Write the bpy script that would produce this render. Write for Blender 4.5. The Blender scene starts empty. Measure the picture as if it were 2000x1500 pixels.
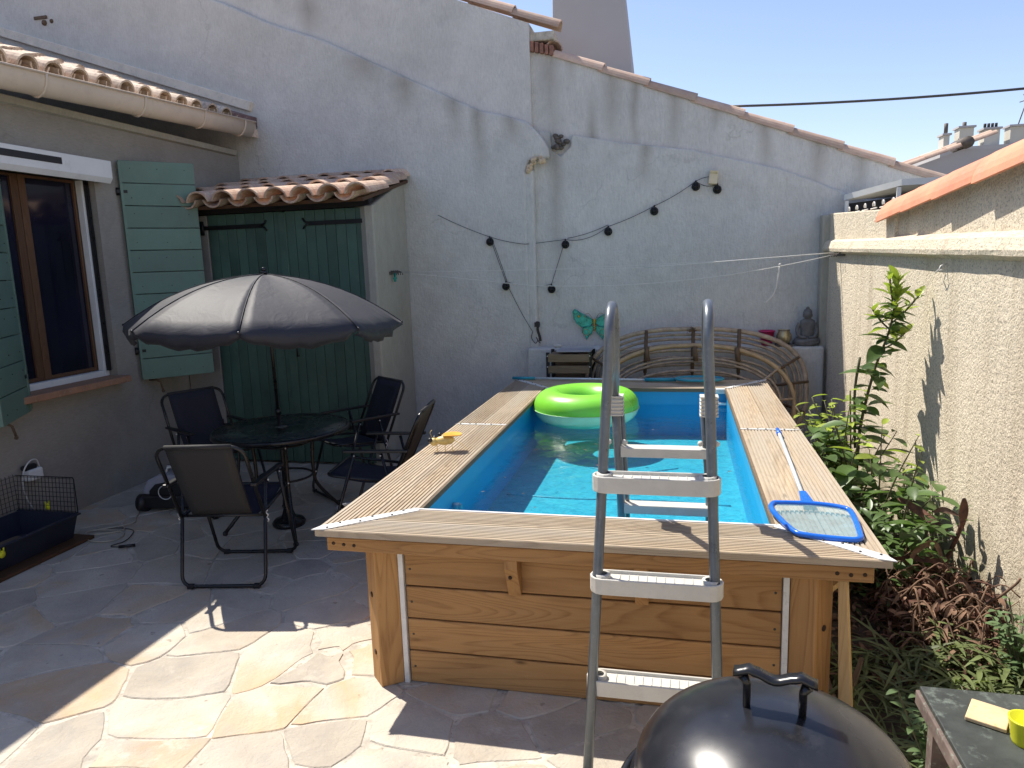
import bpy, bmesh, math, random
from mathutils import Vector as V, Matrix, noise
import numpy as np
random.seed(7)
sc = bpy.context.scene
C = sc.collection
# ------------------------------------------------------------------ camera
cam_d = bpy.data.cameras.new('camera'); cam = bpy.data.objects.new('camera', cam_d); C.objects.link(cam)
yaw, pit, rol = map(math.radians, (-13.15, 9.46, -1.94))
F = V((math.sin(yaw)*math.cos(pit), math.cos(yaw)*math.cos(pit), -math.sin(pit)))
Rr = V((math.cos(yaw), -math.sin(yaw), 0)); Uu = Rr.cross(F)
R2 = Rr*math.cos(rol) + Uu*math.sin(rol); U2 = -Rr*math.sin(rol) + Uu*math.cos(rol)
m = Matrix((R2, U2, -F)).transposed().to_4x4(); m.translation = V((0, 0, 1.75))
cam.matrix_world = m
cam_d.sensor_width = 36; cam_d.lens = 36*1412/2000; cam_d.clip_start = .05; cam_d.clip_end = 800
sc.camera = cam
# ------------------------------------------------------------------ sky, sun, exposure
SUN = V((.535, -.32, -1.0)).normalized()
w = bpy.data.worlds.new('World'); sc.world = w; w.use_nodes = True
nt = w.node_tree; sky = nt.nodes.new('ShaderNodeTexSky'); sky.sky_type = 'NISHITA'
sky.sun_disc = False; sky.sun_elevation = math.asin(-SUN.z); sky.sun_rotation = math.atan2(-SUN.x, -SUN.y)
sky.air_density = 1.0; sky.dust_density = .5; sky.ozone_density = 1.9; sky.altitude = 50
nt.nodes['Background'].inputs[1].default_value = .125
tn = nt.nodes.new('ShaderNodeMix'); tn.data_type = 'RGBA'; tn.blend_type = 'MULTIPLY'; tn.inputs[0].default_value = 1; tn.inputs[7].default_value = (1.05, .95, .98, 1)
nt.links.new(sky.outputs[0], tn.inputs[6]); nt.links.new(tn.outputs[2], nt.nodes['Background'].inputs[0])
sl = bpy.data.lights.new('sun', 'SUN'); sl.energy = 4.6; sl.angle = math.radians(.5); sl.color = (1, .94, .84)
so = bpy.data.objects.new('sun', sl); so.rotation_euler = SUN.to_track_quat('-Z', 'Y').to_euler(); so.location = (-5, 4, 12); C.objects.link(so)
vs = sc.view_settings; vs.view_transform = 'Standard'; vs.look = 'None'; vs.gamma = 1; vs.exposure = .68; vs.use_curve_mapping = False
sc.cycles.max_bounces = 8; sc.cycles.transparent_max_bounces = 16

# ------------------------------------------------------------------ materials
def NT(name):
    mt = bpy.data.materials.new(name); mt.use_nodes = True
    return mt, mt.node_tree, mt.node_tree.nodes['Principled BSDF']
def N(t, k, **a):
    n = t.nodes.new(k)
    for q, v in a.items(): setattr(n, q, v)
    return n
def L(t, a, b): t.links.new(a, b)
def coords(t, scale=(1, 1, 1), rnd=True):
    c = N(t, 'ShaderNodeTexCoord'); mp = N(t, 'ShaderNodeMapping'); mp.inputs['Scale'].default_value = scale
    if rnd:
        oi = N(t, 'ShaderNodeObjectInfo'); mu = N(t, 'ShaderNodeVectorMath', operation='SCALE'); mu.inputs[0].default_value = (17, 31, 23)
        L(t, oi.outputs['Random'], mu.inputs['Scale']); ad = N(t, 'ShaderNodeVectorMath', operation='ADD')
        L(t, c.outputs['Object'], ad.inputs[0]); L(t, mu.outputs[0], ad.inputs[1]); L(t, ad.outputs[0], mp.inputs[0])
    else: L(t, c.outputs['Object'], mp.inputs[0])
    return mp.outputs[0]
def noi(t, vec, s, d=4, r=.55, dist=0):
    n = N(t, 'ShaderNodeTexNoise'); n.inputs['Scale'].default_value = s; n.inputs['Detail'].default_value = d
    n.inputs['Roughness'].default_value = r; n.inputs['Distortion'].default_value = dist; L(t, vec, n.inputs[0]); return n.outputs['Fac']
def ramp(t, fac, pts):
    r = N(t, 'ShaderNodeValToRGB'); e = r.color_ramp.elements
    while len(e) < len(pts): e.new(.5)
    for k, (p, c) in enumerate(pts):
        e[k].position = p; e[k].color = (*c, 1) if not isinstance(c, (int, float)) else (c, c, c, 1)
    L(t, fac, r.inputs[0]); return r.outputs[0]
def mix(t, f, a, b, mode='MIX'):
    n = N(t, 'ShaderNodeMix', data_type='RGBA', blend_type=mode)
    for s, v in ((0, f), (6, a), (7, b)):
        if hasattr(v, 'is_linked') or hasattr(v, 'links'): L(t, v, n.inputs[s])
        else: n.inputs[s].default_value = v if s == 0 else (*v, 1)
    return n.outputs[2]
def mth(t, op, a, b=None, clamp=False):
    n = N(t, 'ShaderNodeMath', operation=op); n.use_clamp = clamp
    for s, v in ((0, a), (1, b)):
        if v is None: continue
        if isinstance(v, (int, float)): n.inputs[s].default_value = v
        else: L(t, v, n.inputs[s])
    return n.outputs[0]
def bump(t, p, h, st, dist=.01, nrm=None):
    b = N(t, 'ShaderNodeBump'); b.inputs['Strength'].default_value = st; b.inputs['Distance'].default_value = dist
    L(t, h, b.inputs['Height'])
    if nrm: L(t, nrm, b.inputs['Normal'])
    L(t, b.outputs[0], p.inputs['Normal']); return b.outputs[0]
def tint(c, k): return tuple(min(1, x*k) for x in c)
def plain(name, c, rough=.5, metal=0, var=.2, scale=9, bs=0, bscale=120, dirt=None, rnd=.0, alpha=None, trans=0, sub=0, spec=.5):
    mt, t, p = NT(name); v = coords(t)
    f = noi(t, v, scale, 5, .6)
    col = ramp(t, f, [(.3, tint(c, 1-var)), (.7, tint(c, 1+var))])
    if dirt:
        f2 = noi(t, v, scale*3.1, 6, .7); col = mix(t, ramp(t, f2, [(.55, 0.), (.72, 1.)]), col, dirt)
    if rnd:
        oi = N(t, 'ShaderNodeObjectInfo'); hs = N(t, 'ShaderNodeHueSaturation')
        L(t, mth(t, 'ADD', mth(t, 'MULTIPLY', oi.outputs['Random'], 2*rnd), 1-rnd), hs.inputs['Value']); L(t, col, hs.inputs['Color']); col = hs.outputs[0]
    L(t, col, p.inputs['Base Color'])
    r = ramp(t, f, [(.3, max(0, rough-.08)), (.7, min(1, rough+.08))]); L(t, r, p.inputs['Roughness'])
    p.inputs['Metallic'].default_value = metal; p.inputs['Specular IOR Level'].default_value = spec
    if bs: bump(t, p, noi(t, v, bscale, 4, .6), bs, .004)
    if alpha is not None: p.inputs['Alpha'].default_value = alpha
    if trans: p.inputs['Transmission Weight'].default_value = trans
    return mt
def wood(name, axis, c1, c2, c3, rough=.75, fine=70, knots=True, grey=None):
    mt, t, p = NT(name)
    s = {'x': (1, 14, 14), 'y': (14, 1, 14), 'z': (14, 14, 1)}[axis]
    s2 = {'x': (1.1, 9, 9), 'y': (9, 1.1, 9), 'z': (9, 9, 1.1)}[axis]
    v = coords(t, s); v2 = coords(t, s2)
    fib = noi(t, v, 7, 6, .65); 
    wv = N(t, 'ShaderNodeTexNoise'); wv.inputs['Scale'].default_value = .55; wv.inputs['Detail'].default_value = 1; wv.inputs['Distortion'].default_value = .9; L(t, v2, wv.inputs[0])
    rings = mth(t, 'FRACT', mth(t, 'MULTIPLY', wv.outputs['Fac'], 21))
    col = ramp(t, rings, [(0., c1), (.5, mixc(c1, c2, .18)), (.86, c2), (1., c1)])
    col = mix(t, mth(t, 'MULTIPLY', ramp(t, fib, [(.42, 0.), (.75, 1.)]), .6), col, c3)
    col = mix(t, .45, col, ramp(t, noi(t, coords(t), 1.6, 3), [(.3, tint(c1, .72)), (.7, tint(c1, 1.18))]))
    if knots:
        vo = N(t, 'ShaderNodeTexVoronoi'); vo.inputs['Scale'].default_value = 2.3
        L(t, coords(t, {'x': (1, 3, 3), 'y': (3, 1, 3), 'z': (3, 3, 1)}[axis]), vo.inputs[0])
        k = ramp(t, vo.outputs['Distance'], [(.03, 1.), (.085, 0.)]); col = mix(t, mth(t, 'MULTIPLY', k, .75), col, tint(c2, .35))
    if grey: col = mix(t, ramp(t, noi(t, coords(t, s), .6, 3), [(.4, 0.), (.65, .8)]), col, grey)
    oi = N(t, 'ShaderNodeObjectInfo'); hs = N(t, 'ShaderNodeHueSaturation')
    L(t, mth(t, 'ADD', mth(t, 'MULTIPLY', oi.outputs['Random'], .3), .85), hs.inputs['Value']); L(t, col, hs.inputs['Color'])
    L(t, hs.outputs[0], p.inputs['Base Color']); p.inputs['Roughness'].default_value = rough; p.inputs['Specular IOR Level'].default_value = .25
    bump(t, p, mth(t, 'ADD', fib, mth(t, 'MULTIPLY', rings, .3)), .5, .004)
    return mt
def mixc(a, b, f): return tuple(x*(1-f)+y*f for x, y in zip(a, b))
def render_wall(name, c, brush='z', streaks=(), ztop=None, stainc=(.20, .165, .115), bs=.6, blotch=.16, coarse=45):
    """brushed or trowelled render; streaks = (x, z_top, length, width) rain stains in place"""
    mt, t, p = NT(name); v = coords(t, rnd=False)
    sv = {'z': (6, 6, 1.2), 'x': (1.5, 1.5, 8), None: (1, 1, 1)}[brush]
    br = noi(t, coords(t, sv, False), 14, 5, .65, .6)
    big = noi(t, v, .9, 5, .6); med = noi(t, v, 5, 5, .65)
    col = ramp(t, big, [(.3, tint(c, 1-blotch)), (.7, tint(c, 1+blotch))])
    col = mix(t, .35, col, ramp(t, med, [(.3, tint(c, .72)), (.7, tint(c, 1.2))]))
    col = mix(t, .22, col, ramp(t, br, [(.3, tint(c, .55)), (.65, tint(c, 1.35))]))
    vo = N(t, 'ShaderNodeTexVoronoi', feature='DISTANCE_TO_EDGE'); vo.inputs['Scale'].default_value = .55
    wp = N(t, 'ShaderNodeVectorMath', operation='ADD'); nz = N(t, 'ShaderNodeTexNoise'); nz.inputs['Scale'].default_value = 2.5; nz.inputs['Detail'].default_value = 6; L(t, v, nz.inputs[0]); L(t, v, wp.inputs[0]); L(t, nz.outputs['Color'], wp.inputs[1]); L(t, wp.outputs[0], vo.inputs[0])
    crk = mth(t, 'MULTIPLY', ramp(t, vo.outputs['Distance'], [(.0, 1.), (.006, 0.)]), ramp(t, big, [(.52, 0.), (.60, .32)])); col = mix(t, crk, col, tint(c, .35))
    col = mix(t, mth(t, 'MULTIPLY', ramp(t, noi(t, v, 2.2, 6, .7, .4), [(.52, 0.), (.60, 1.)]), .16), col, tint(c, 1.35))
    if streaks:
        sp = N(t, 'ShaderNodeSeparateXYZ'); L(t, v, sp.inputs[0]); tot = None
        wob = mth(t, 'MULTIPLY', mth(t, 'SUBTRACT', noi(t, v, 3, 2), .5), .12)
        for (x, z0, ln, wd) in streaks:
            dx = mth(t, 'ABSOLUTE', mth(t, 'SUBTRACT', mth(t, 'ADD', sp.outputs[0], wob), x))
            a = mth(t, 'SUBTRACT', 1., mth(t, 'DIVIDE', dx, wd), True)
            dz = mth(t, 'SUBTRACT', z0, sp.outputs[2])
            b = mth(t, 'SUBTRACT', 1., mth(t, 'DIVIDE', mth(t, 'ABSOLUTE', dz), ln), True)
            s = mth(t, 'MULTIPLY', a, b); tot = s if tot is None else mth(t, 'MAXIMUM', tot, s)
        tot = mth(t, 'MULTIPLY', tot, ramp(t, br, [(.25, .35), (.6, 1.)]))
        col = mix(t, mth(t, 'MULTIPLY', tot, .62, True), col, stainc)
    L(t, col, p.inputs['Base Color']); p.inputs['Roughness'].default_value = .92; p.inputs['Specular IOR Level'].default_value = .2
    h = mth(t, 'ADD', mth(t, 'MULTIPLY', br, .9), noi(t, v, coarse, 4, .6)); h = mth(t, 'ADD', h, mth(t, 'MULTIPLY', med, 2.))
    bump(t, p, h, bs, .012)
    return mt
def tile_mat(name, c1, c2, lich):
    mt, t, p = NT(name); v = coords(t)
    col = ramp(t, noi(t, v, 9, 5, .65), [(.3, c1), (.7, c2)])
    col = mix(t, ramp(t, noi(t, v, 34, 5, .7), [(.5, 0.), (.68, .8)]), col, lich)
    oi = N(t, 'ShaderNodeObjectInfo'); hs = N(t, 'ShaderNodeHueSaturation')
    L(t, mth(t, 'ADD', mth(t, 'MULTIPLY', oi.outputs['Random'], .4), .8), hs.inputs['Value']); L(t, col, hs.inputs['Color'])
    L(t, hs.outputs[0], p.inputs['Base Color']); p.inputs['Roughness'].default_value = .85
    bump(t, p, noi(t, v, 90, 4, .6), .4, .004); return mt

MT = {}
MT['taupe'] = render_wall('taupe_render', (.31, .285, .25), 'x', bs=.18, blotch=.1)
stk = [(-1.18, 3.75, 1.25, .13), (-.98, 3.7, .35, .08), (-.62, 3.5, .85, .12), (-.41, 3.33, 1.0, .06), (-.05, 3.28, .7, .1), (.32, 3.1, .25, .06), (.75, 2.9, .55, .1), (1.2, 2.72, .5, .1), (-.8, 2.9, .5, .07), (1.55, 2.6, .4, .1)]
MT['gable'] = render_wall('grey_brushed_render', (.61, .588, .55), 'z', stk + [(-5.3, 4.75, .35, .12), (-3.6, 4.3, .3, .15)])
MT['layer'] = render_wall('grey_render_lower_coat', (.585, .568, .53), 'z', [(-1.86, 3.15, .75, .1), (-2.1, 3.35, .45, .12), (-2.6, 3.5, .3, .2), (-1.15, 2.95, 1.9, .11), (-3.0, 3.75, .25, .25), (-.3, 2.75, .35, .1), (-1.55, 3.1, .25, .12)])
MT['pier'] = render_wall('pale_render', (.40, .375, .31), 'z', bs=.3)
mt, t, p = NT('coarse_cream_render'); v = coords(t, rnd=False)
n1 = noi(t, v, 82, 4, .7, .3); n2 = noi(t, v, 34, 3, .5, .4); c = (.80, .70, .54)
col = ramp(t, n1, [(.37, tint(c, .34)), (.46, tint(c, .90)), (.66, tint(c, 1.08))])
col = mix(t, .3, col, ramp(t, noi(t, v, 1.1, 5, .6), [(.3, tint(c, .7)), (.7, tint(c, 1.1))]))
sp = N(t, 'ShaderNodeSeparateXYZ'); L(t, v, sp.inputs[0])
st2 = ramp(t, noi(t, coords(t, (5, 5, .5), False), 1.2, 4, .6), [(.52, 0.), (.75, .5)])
col = mix(t, st2, col, (.42, .34, .24)); ft = mth(t, 'MULTIPLY', ramp(t, sp.outputs[2], [(.12, .75), (.5, 0.)]), ramp(t, noi(t, v, 4, 5, .7), [(.35, 0.), (.6, 1.)])); col = mix(t, ft, col, (.30, .27, .17)); L(t, col, p.inputs['Base Color']); p.inputs['Roughness'].default_value = .95; p.inputs['Specular IOR Level'].default_value = .15
bump(t, p, mth(t, 'ADD', mth(t, 'MULTIPLY', n1, 1.), mth(t, 'MULTIPLY', n2, .8)), .9, .012); MT['cream'] = mt

# paving stone: pale limestone with ochre and grey drifts
mt, t, p = NT('pale_flagstone'); v = coords(t)
oi = N(t, 'ShaderNodeObjectInfo')
col = ramp(t, noi(t, v, 2.2, 6, .62, .5), [(.26, (.34, .30, .25)), (.48, (.48, .425, .345)), (.72, (.57, .52, .43))])
och = mth(t, 'MULTIPLY', ramp(t, noi(t, v, 1.3, 4, .6, .7), [(.5, 0.), (.68, 1.)]), ramp(t, oi.outputs['Random'], [(.3, 0.), (.7, .75)]))
col = mix(t, och, col, (.50, .32, .155))
gry = mth(t, 'MULTIPLY', ramp(t, noi(t, v, 3.3, 5, .7, 1.), [(.48, 0.), (.66, 1.)]), .3)
col = mix(t, gry, col, (.36, .34, .32))
wht = ramp(t, noi(t, v, 5.5, 6, .75), [(.57, 0.), (.7, .55)]); col = mix(t, wht, col, (.60, .56, .48))
spk = ramp(t, noi(t, coords(t, rnd=False), 16, 2, .5), [(.72, 0.), (.76, .5)]); col = mix(t, spk, col, (.16, .12, .09))
hs = N(t, 'ShaderNodeHueSaturation'); L(t, mth(t, 'ADD', mth(t, 'MULTIPLY', oi.outputs['Random'], .26), .87), hs.inputs['Value']); L(t, col, hs.inputs['Color'])
L(t, hs.outputs[0], p.inputs['Base Color']); p.inputs['Roughness'].default_value = .8; p.inputs['Specular IOR Level'].default_value = .3
bump(t, p, mth(t, 'ADD', noi(t, v, 9, 6, .65, .8), mth(t, 'MULTIPLY', noi(t, v, 80, 4), .3)), .75, .014); MT['stone'] = mt
MT['mortar'] = plain('sandy_mortar', (.50, .45, .375), .95, var=.3, scale=14, bs=.5, bscale=60, dirt=(.22, .18, .13))
MT['soil'] = plain('dark_soil', (.055, .038, .026), .95, var=.5, scale=18, bs=1, bscale=40, dirt=(.12, .08, .05))
MT['earth'] = plain('dry_ground', (.22, .19, .14), .95, var=.3, scale=2)

for a in 'xyz':
    MT['pine'+a] = wood('orange_pine_'+a, a, (.43, .232, .088), (.22, .095, .032), (.50, .30, .135), .62)
    MT['deck'+a] = wood('weathered_decking_'+a, a, (.42, .33, .225), (.21, .15, .10), (.54, .46, .35), .85, grey=(.40, .35, .28))
    MT['brown'+a] = wood('brown_stained_wood_'+a, a, (.115, .058, .03), (.06, .03, .015), (.15, .08, .04), .55, knots=False)
    MT['slat'+a] = wood('raw_slat_wood_'+a, a, (.20, .145, .095), (.13, .09, .055), (.27, .21, .15), .8)
MT['rawboard'] = wood('cut_board_wood', 'z', (.62, .42, .2), (.45, .27, .1), (.7, .5, .27), .7)
MT['tile'] = tile_mat('aged_clay_tile', (.42, .25, .17), (.62, .44, .31), (.68, .60, .48))
MT['rooftile'] = tile_mat('pale_roof_tile', (.52, .38, .28), (.70, .58, .44), (.20, .13, .11))
MT['gtile'] = tile_mat('gable_edge_tile', (.46, .30, .22), (.60, .44, .33), (.50, .40, .32))
MT['otile'] = plain('orange_clay_coping', (.66, .265, .155), .8, var=.2, scale=5, bs=.5, bscale=60, rnd=.12, dirt=(.55, .30, .21))
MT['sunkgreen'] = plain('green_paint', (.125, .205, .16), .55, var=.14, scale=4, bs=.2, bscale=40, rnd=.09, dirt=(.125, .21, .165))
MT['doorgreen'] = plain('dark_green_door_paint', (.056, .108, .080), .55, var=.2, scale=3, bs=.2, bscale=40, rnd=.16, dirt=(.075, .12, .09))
MT['blackiron'] = plain('black_iron', (.012, .012, .013), .45, .4, bs=.3, bscale=60)
MT['whitepvc'] = plain('white_pvc', (.74, .74, .72), .4, var=.06, scale=3, dirt=(.66, .65, .62))
MT['creamzinc'] = plain('cream_gutter_paint', (.66, .54, .42), .45, var=.08, scale=4, dirt=(.58, .47, .37))
MT['flash'] = plain('purple_brown_flashing', (.17, .095, .09), .6, var=.4, scale=8, dirt=(.35, .27, .24))
MT['creamstrip'] = plain('cream_mortar_strip', (.74, .66, .54), .7, var=.12, scale=9, dirt=(.5, .45, .38))
MT['brick'] = plain('rough_red_brick', (.28, .13, .09), .9, var=.4, scale=30, bs=1, bscale=60, dirt=(.18, .15, .13))
MT['terracotta'] = plain('terracotta_sill', (.36, .19, .115), .75, var=.2, scale=12, dirt=(.42, .3, .22))
MT['brokenrender'] = plain('broken_render', (.58, .45, .30), .95, var=.3, scale=30, bs=1, bscale=50, dirt=(.3, .23, .15))
MT['glass'] = plain('dark_window_glass', (.010, .010, .022), .06, var=.5, scale=1.5, spec=.5)
MT['liner'] = plain('blue_liner', (.008, .29, .56), .38, var=.08, scale=2.5, bs=.25, bscale=9)
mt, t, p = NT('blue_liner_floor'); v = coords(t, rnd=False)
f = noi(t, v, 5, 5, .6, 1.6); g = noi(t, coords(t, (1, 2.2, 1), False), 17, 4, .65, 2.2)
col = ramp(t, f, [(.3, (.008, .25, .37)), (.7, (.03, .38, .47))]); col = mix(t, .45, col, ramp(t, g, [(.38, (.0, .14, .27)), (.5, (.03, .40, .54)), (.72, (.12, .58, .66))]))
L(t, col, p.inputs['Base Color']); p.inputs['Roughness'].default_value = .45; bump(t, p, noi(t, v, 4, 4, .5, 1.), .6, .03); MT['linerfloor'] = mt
# water: clear, slightly cyan, mirror-like at grazing angles
mt = bpy.data.materials.new('clear_pool_water'); mt.use_nodes = True; t = mt.node_tree; t.nodes.remove(t.nodes['Principled BSDF'])
out = t.nodes['Material Output']; tr = N(t, 'ShaderNodeBsdfTransparent'); tr.inputs[0].default_value = (.78, .97, .985, 1)
gl = N(t, 'ShaderNodeBsdfGlossy'); gl.inputs['Roughness'].default_value = .015; gl.inputs[0].default_value = (1, 1, 1, 1)
fr = N(t, 'ShaderNodeFresnel'); fr.inputs[0].default_value = 1.33; ms = N(t, 'ShaderNodeMixShader')
v = coords(t, rnd=False); b = N(t, 'ShaderNodeBump'); b.inputs['Strength'].default_value = .8; b.inputs['Distance'].default_value = .008
L(t, noi(t, v, 9, 4, .55, .8), b.inputs['Height'])
for n_ in (gl, fr): L(t, b.outputs[0], n_.inputs['Normal'])
L(t, fr.outputs[0], ms.inputs[0]); L(t, tr.outputs[0], ms.inputs[1]); L(t, gl.outputs[0], ms.inputs[2]); L(t, ms.outputs[0], out.inputs[0]); MT['water'] = mt
MT['galv'] = plain('white_coated_metal', (.66, .66, .64), .45, .1, var=.12, scale=16, dirt=(.5, .48, .44))
MT['screw'] = plain('dull_steel_screw', (.09, .085, .08), .45, .7)
MT['boltrust'] = plain('rusty_bolt', (.045, .025, .015), .7, .3)
MT['steel'] = plain('grey_painted_steel_tube', (.135, .155, .172), .33, .3, var=.15, scale=14, dirt=(.2, .21, .22))
MT['tread'] = plain('offwhite_plastic_tread', (.56, .54, .48), .5, var=.08, scale=10, bs=.25, bscale=160, dirt=(.52, .49, .43))
MT['ringgreen'] = plain('lime_green_vinyl', (.21, .62, .045), .3, var=.12, scale=3, sub=0, spec=.6)
MT['ringclear'] = plain('milky_green_vinyl', (.55, .80, .50), .2, var=.1, scale=4, spec=.6)
MT['canopy'] = None
mt, t, p = NT('faded_black_canopy_cloth'); v = coords(t, rnd=False)
col = ramp(t, noi(t, v, 3, 5, .6), [(.3, (.021, .022, .030)), (.7, (.030, .031, .042))])
wv_ = noi(t, v, 300, 2); col = mix(t, .3, col, ramp(t, wv_, [(.3, (.018, .018, .024)), (.7, (.036, .037, .046))]))
L(t, col, p.inputs['Base Color']); p.inputs['Roughness'].default_value = .62; p.inputs['Specular IOR Level'].default_value = .4; p.inputs['Sheen Weight'].default_value = .05; p.inputs['Sheen Roughness'].default_value = .4
bump(t, p, mth(t, 'ADD', noi(t, v, 7, 3, .5, 1.5), mth(t, 'MULTIPLY', wv_, .05)), .3, .012); MT['canopy'] = mt
MT['blacktube'] = plain('black_powder_coated_tube', (.018, .018, .019), .3, .3, var=.2)
MT['textilene'] = plain('black_sling_fabric', (.014, .015, .028), .8, var=.12, scale=6, bs=.3, bscale=400)
MT['textileback'] = plain('brown_black_sling_back', (.024, .023, .024), .75, var=.1, scale=5, bs=.3, bscale=400)
mt, t, p = NT('smoked_table_glass'); v = coords(t, rnd=False)
p.inputs['Base Color'].default_value = (.045, .06, .055, 1); p.inputs['Roughness'].default_value = .2; p.inputs['Alpha'].default_value = .82
L(t, ramp(t, noi(t, v, 6, 5, .7), [(.35, .12), (.7, .4)]), p.inputs['Roughness'])
L(t, ramp(t, noi(t, v, 5, 6, .7, 1.), [(.4, (.03, .045, .042)), (.75, (.09, .11, .105))]), p.inputs['Base Color']); MT['tableglass'] = mt
MT['enamel'] = plain('black_enamel', (.016, .017, .021), .24, var=.3, scale=4, dirt=(.03, .03, .033), spec=.5)
MT['bakelite'] = plain('black_plastic_handle', (.012, .012, .013), .28, var=.2)
MT['ash'] = plain('dusty_dark_metal', (.12, .10, .085), .7, .3, var=.3, scale=20)
MT['slatetable'] = plain('weathered_green_black_tabletop', (.040, .046, .041), .55, var=.5, scale=7, bs=.4, bscale=30, dirt=(.16, .19, .16))
MT['tableedge'] = plain('weathered_table_edge', (.13, .095, .08), .8, var=.4, scale=14, dirt=(.25, .3, .24))
MT['slab'] = plain('sandy_clay_square', (.60, .44, .25), .9, var=.18, scale=10, dirt=(.50, .32, .15))
MT['yellow'] = plain('yellow_green_plastic', (.62, .62, .02), .4, var=.1)
MT['greypot'] = plain('brown_grey_plastic', (.33, .26, .23), .5, var=.1)
MT['blue'] = plain('blue_plastic', (.01, .13, .62), .3, var=.12)
MT['paleblue'] = plain('blue_white_handle_pole', (.62, .70, .76), .35, .2, var=.1)
MT['teal'] = plain('teal_plastic', (.02, .26, .36), .35, var=.1)
MT['pinkp'] = plain('magenta_pot', (.48, .02, .11), .4, var=.1)
MT['statue'] = plain('grey_cast_stone', (.15, .145, .14), .9, var=.25, scale=30, bs=.6, bscale=80)
MT['jarglass'] = plain('gold_lined_glass', (.42, .34, .19), .2, .4, var=.35, scale=30)
MT['rattan'] = plain('grey_brown_rattan', (.36, .27, .185), .6, var=.35, scale=20, rnd=.15, bs=.3, bscale=60)
MT['rattanhoney'] = plain('honey_rattan', (.42, .29, .15), .45, var=.2, scale=12, bs=.2, bscale=60)  # warmer cane colour for the small frame's outer hoop
MT['binding'] = plain('dark_rattan_binding', (.12, .075, .04), .7, var=.4, scale=60, bs=.8, bscale=150)
MT['wtank'] = plain('grey_machine_shell', (.30, .30, .35), .35, var=.08)
MT['blackplastic'] = plain('black_plastic', (.012, .012, .014), .4, var=.2)
MT['navyplastic'] = plain('dark_navy_plastic_tray', (.016, .020, .036), .5, var=.2)
MT['wire'] = plain('black_cage_wire', (.015, .015, .016), .4, .5)
MT['whitecord'] = plain('white_cord', (.62, .6, .56), .7, var=.1)
MT['tancord'] = plain('cream_cable', (.42, .38, .30), .6, var=.1)
MT['darkcord'] = plain('thin_dark_cord', (.05, .05, .05), .6)
MT['concrete'] = plain('far_grey_render', (.42, .405, .40), .9, var=.08, scale=1)
MT['farpale'] = plain('far_pale_render', (.56, .53, .46), .9, var=.1, scale=.5)
MT['awn'] = plain('pale_grey_metal_frame', (.60, .62, .60), .5, var=.06)
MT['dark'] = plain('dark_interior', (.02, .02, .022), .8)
MT['beige'] = plain('beige_plastic_box', (.62, .52, .36), .6, var=.1)
def leafmat(name, c, rough=.38, k=.35):
    mt, t, p = NT(name); v = coords(t)
    oi = N(t, 'ShaderNodeObjectInfo')
    col = ramp(t, noi(t, v, 12, 4, .6), [(.3, tint(c, .7)), (.7, tint(c, 1.3))])
    hs = N(t, 'ShaderNodeHueSaturation'); L(t, mth(t, 'ADD', mth(t, 'MULTIPLY', oi.outputs['Random'], k*2), 1-k), hs.inputs['Value']); L(t, col, hs.inputs['Color'])
    L(t, hs.outputs[0], p.inputs['Base Color']); p.inputs['Roughness'].default_value = rough; p.inputs['Specular IOR Level'].default_value = .45
    tl = N(t, 'ShaderNodeBsdfTranslucent'); L(t, mix(t, .5, hs.outputs[0], tint((c[0]*1.3, c[1]*1.5, c[2]*.6), 1.6)), tl.inputs[0])
    ms = N(t, 'ShaderNodeMixShader'); ms.inputs[0].default_value = .3; L(t, p.outputs[0], ms.inputs[1]); L(t, tl.outputs[0], ms.inputs[2]); L(t, ms.outputs[0], t.nodes['Material Output'].inputs[0])
    return mt
MT['leaf'] = leafmat('dark_glossy_leaf', (.085, .14, .042)); MT['newleaf'] = leafmat('yellow_green_new_leaf', (.30, .37, .06))
MT['grass'] = leafmat('grass_blade', (.15, .185, .07), .55); MT['herb'] = leafmat('herb_leaf', (.13, .20, .085), .6)
MT['dryleaf'] = plain('dried_brown_leaf', (.17, .10, .062), .9, var=.5, scale=25); MT['dryred'] = plain('dried_red_stem', (.105, .045, .028), .85, var=.6, scale=22)
MT['bark'] = plain('green_brown_bark', (.10, .095, .05), .8, var=.3, scale=30, bs=.5)
MT['wingteal'] = plain('painted_teal_metal', (.03, .30, .25), .3, .4, var=.5, scale=22, dirt=(.10, .40, .42))
MT['gold'] = plain('painted_gold_metal', (.52, .34, .05), .35, .5, var=.3, scale=30)
MT['orangebug'] = plain('orange_yellow_lacquer', (.78, .38, .05), .35, var=.2, scale=20)
MT['butter'] = plain('cream_yellow_lacquer', (.70, .50, .16), .4, var=.25, scale=30)
MT['netcloth'] = plain('blue_net_cloth', (.22, .40, .46), .8, var=.3, scale=30, alpha=.42)
MT['nettealcloth'] = plain('teal_net_cloth', (.25, .40, .42), .8, var=.2, alpha=.6)
MT['clearcase'] = plain('clear_return_nozzle', (.4, .52, .58), .2)

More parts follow.
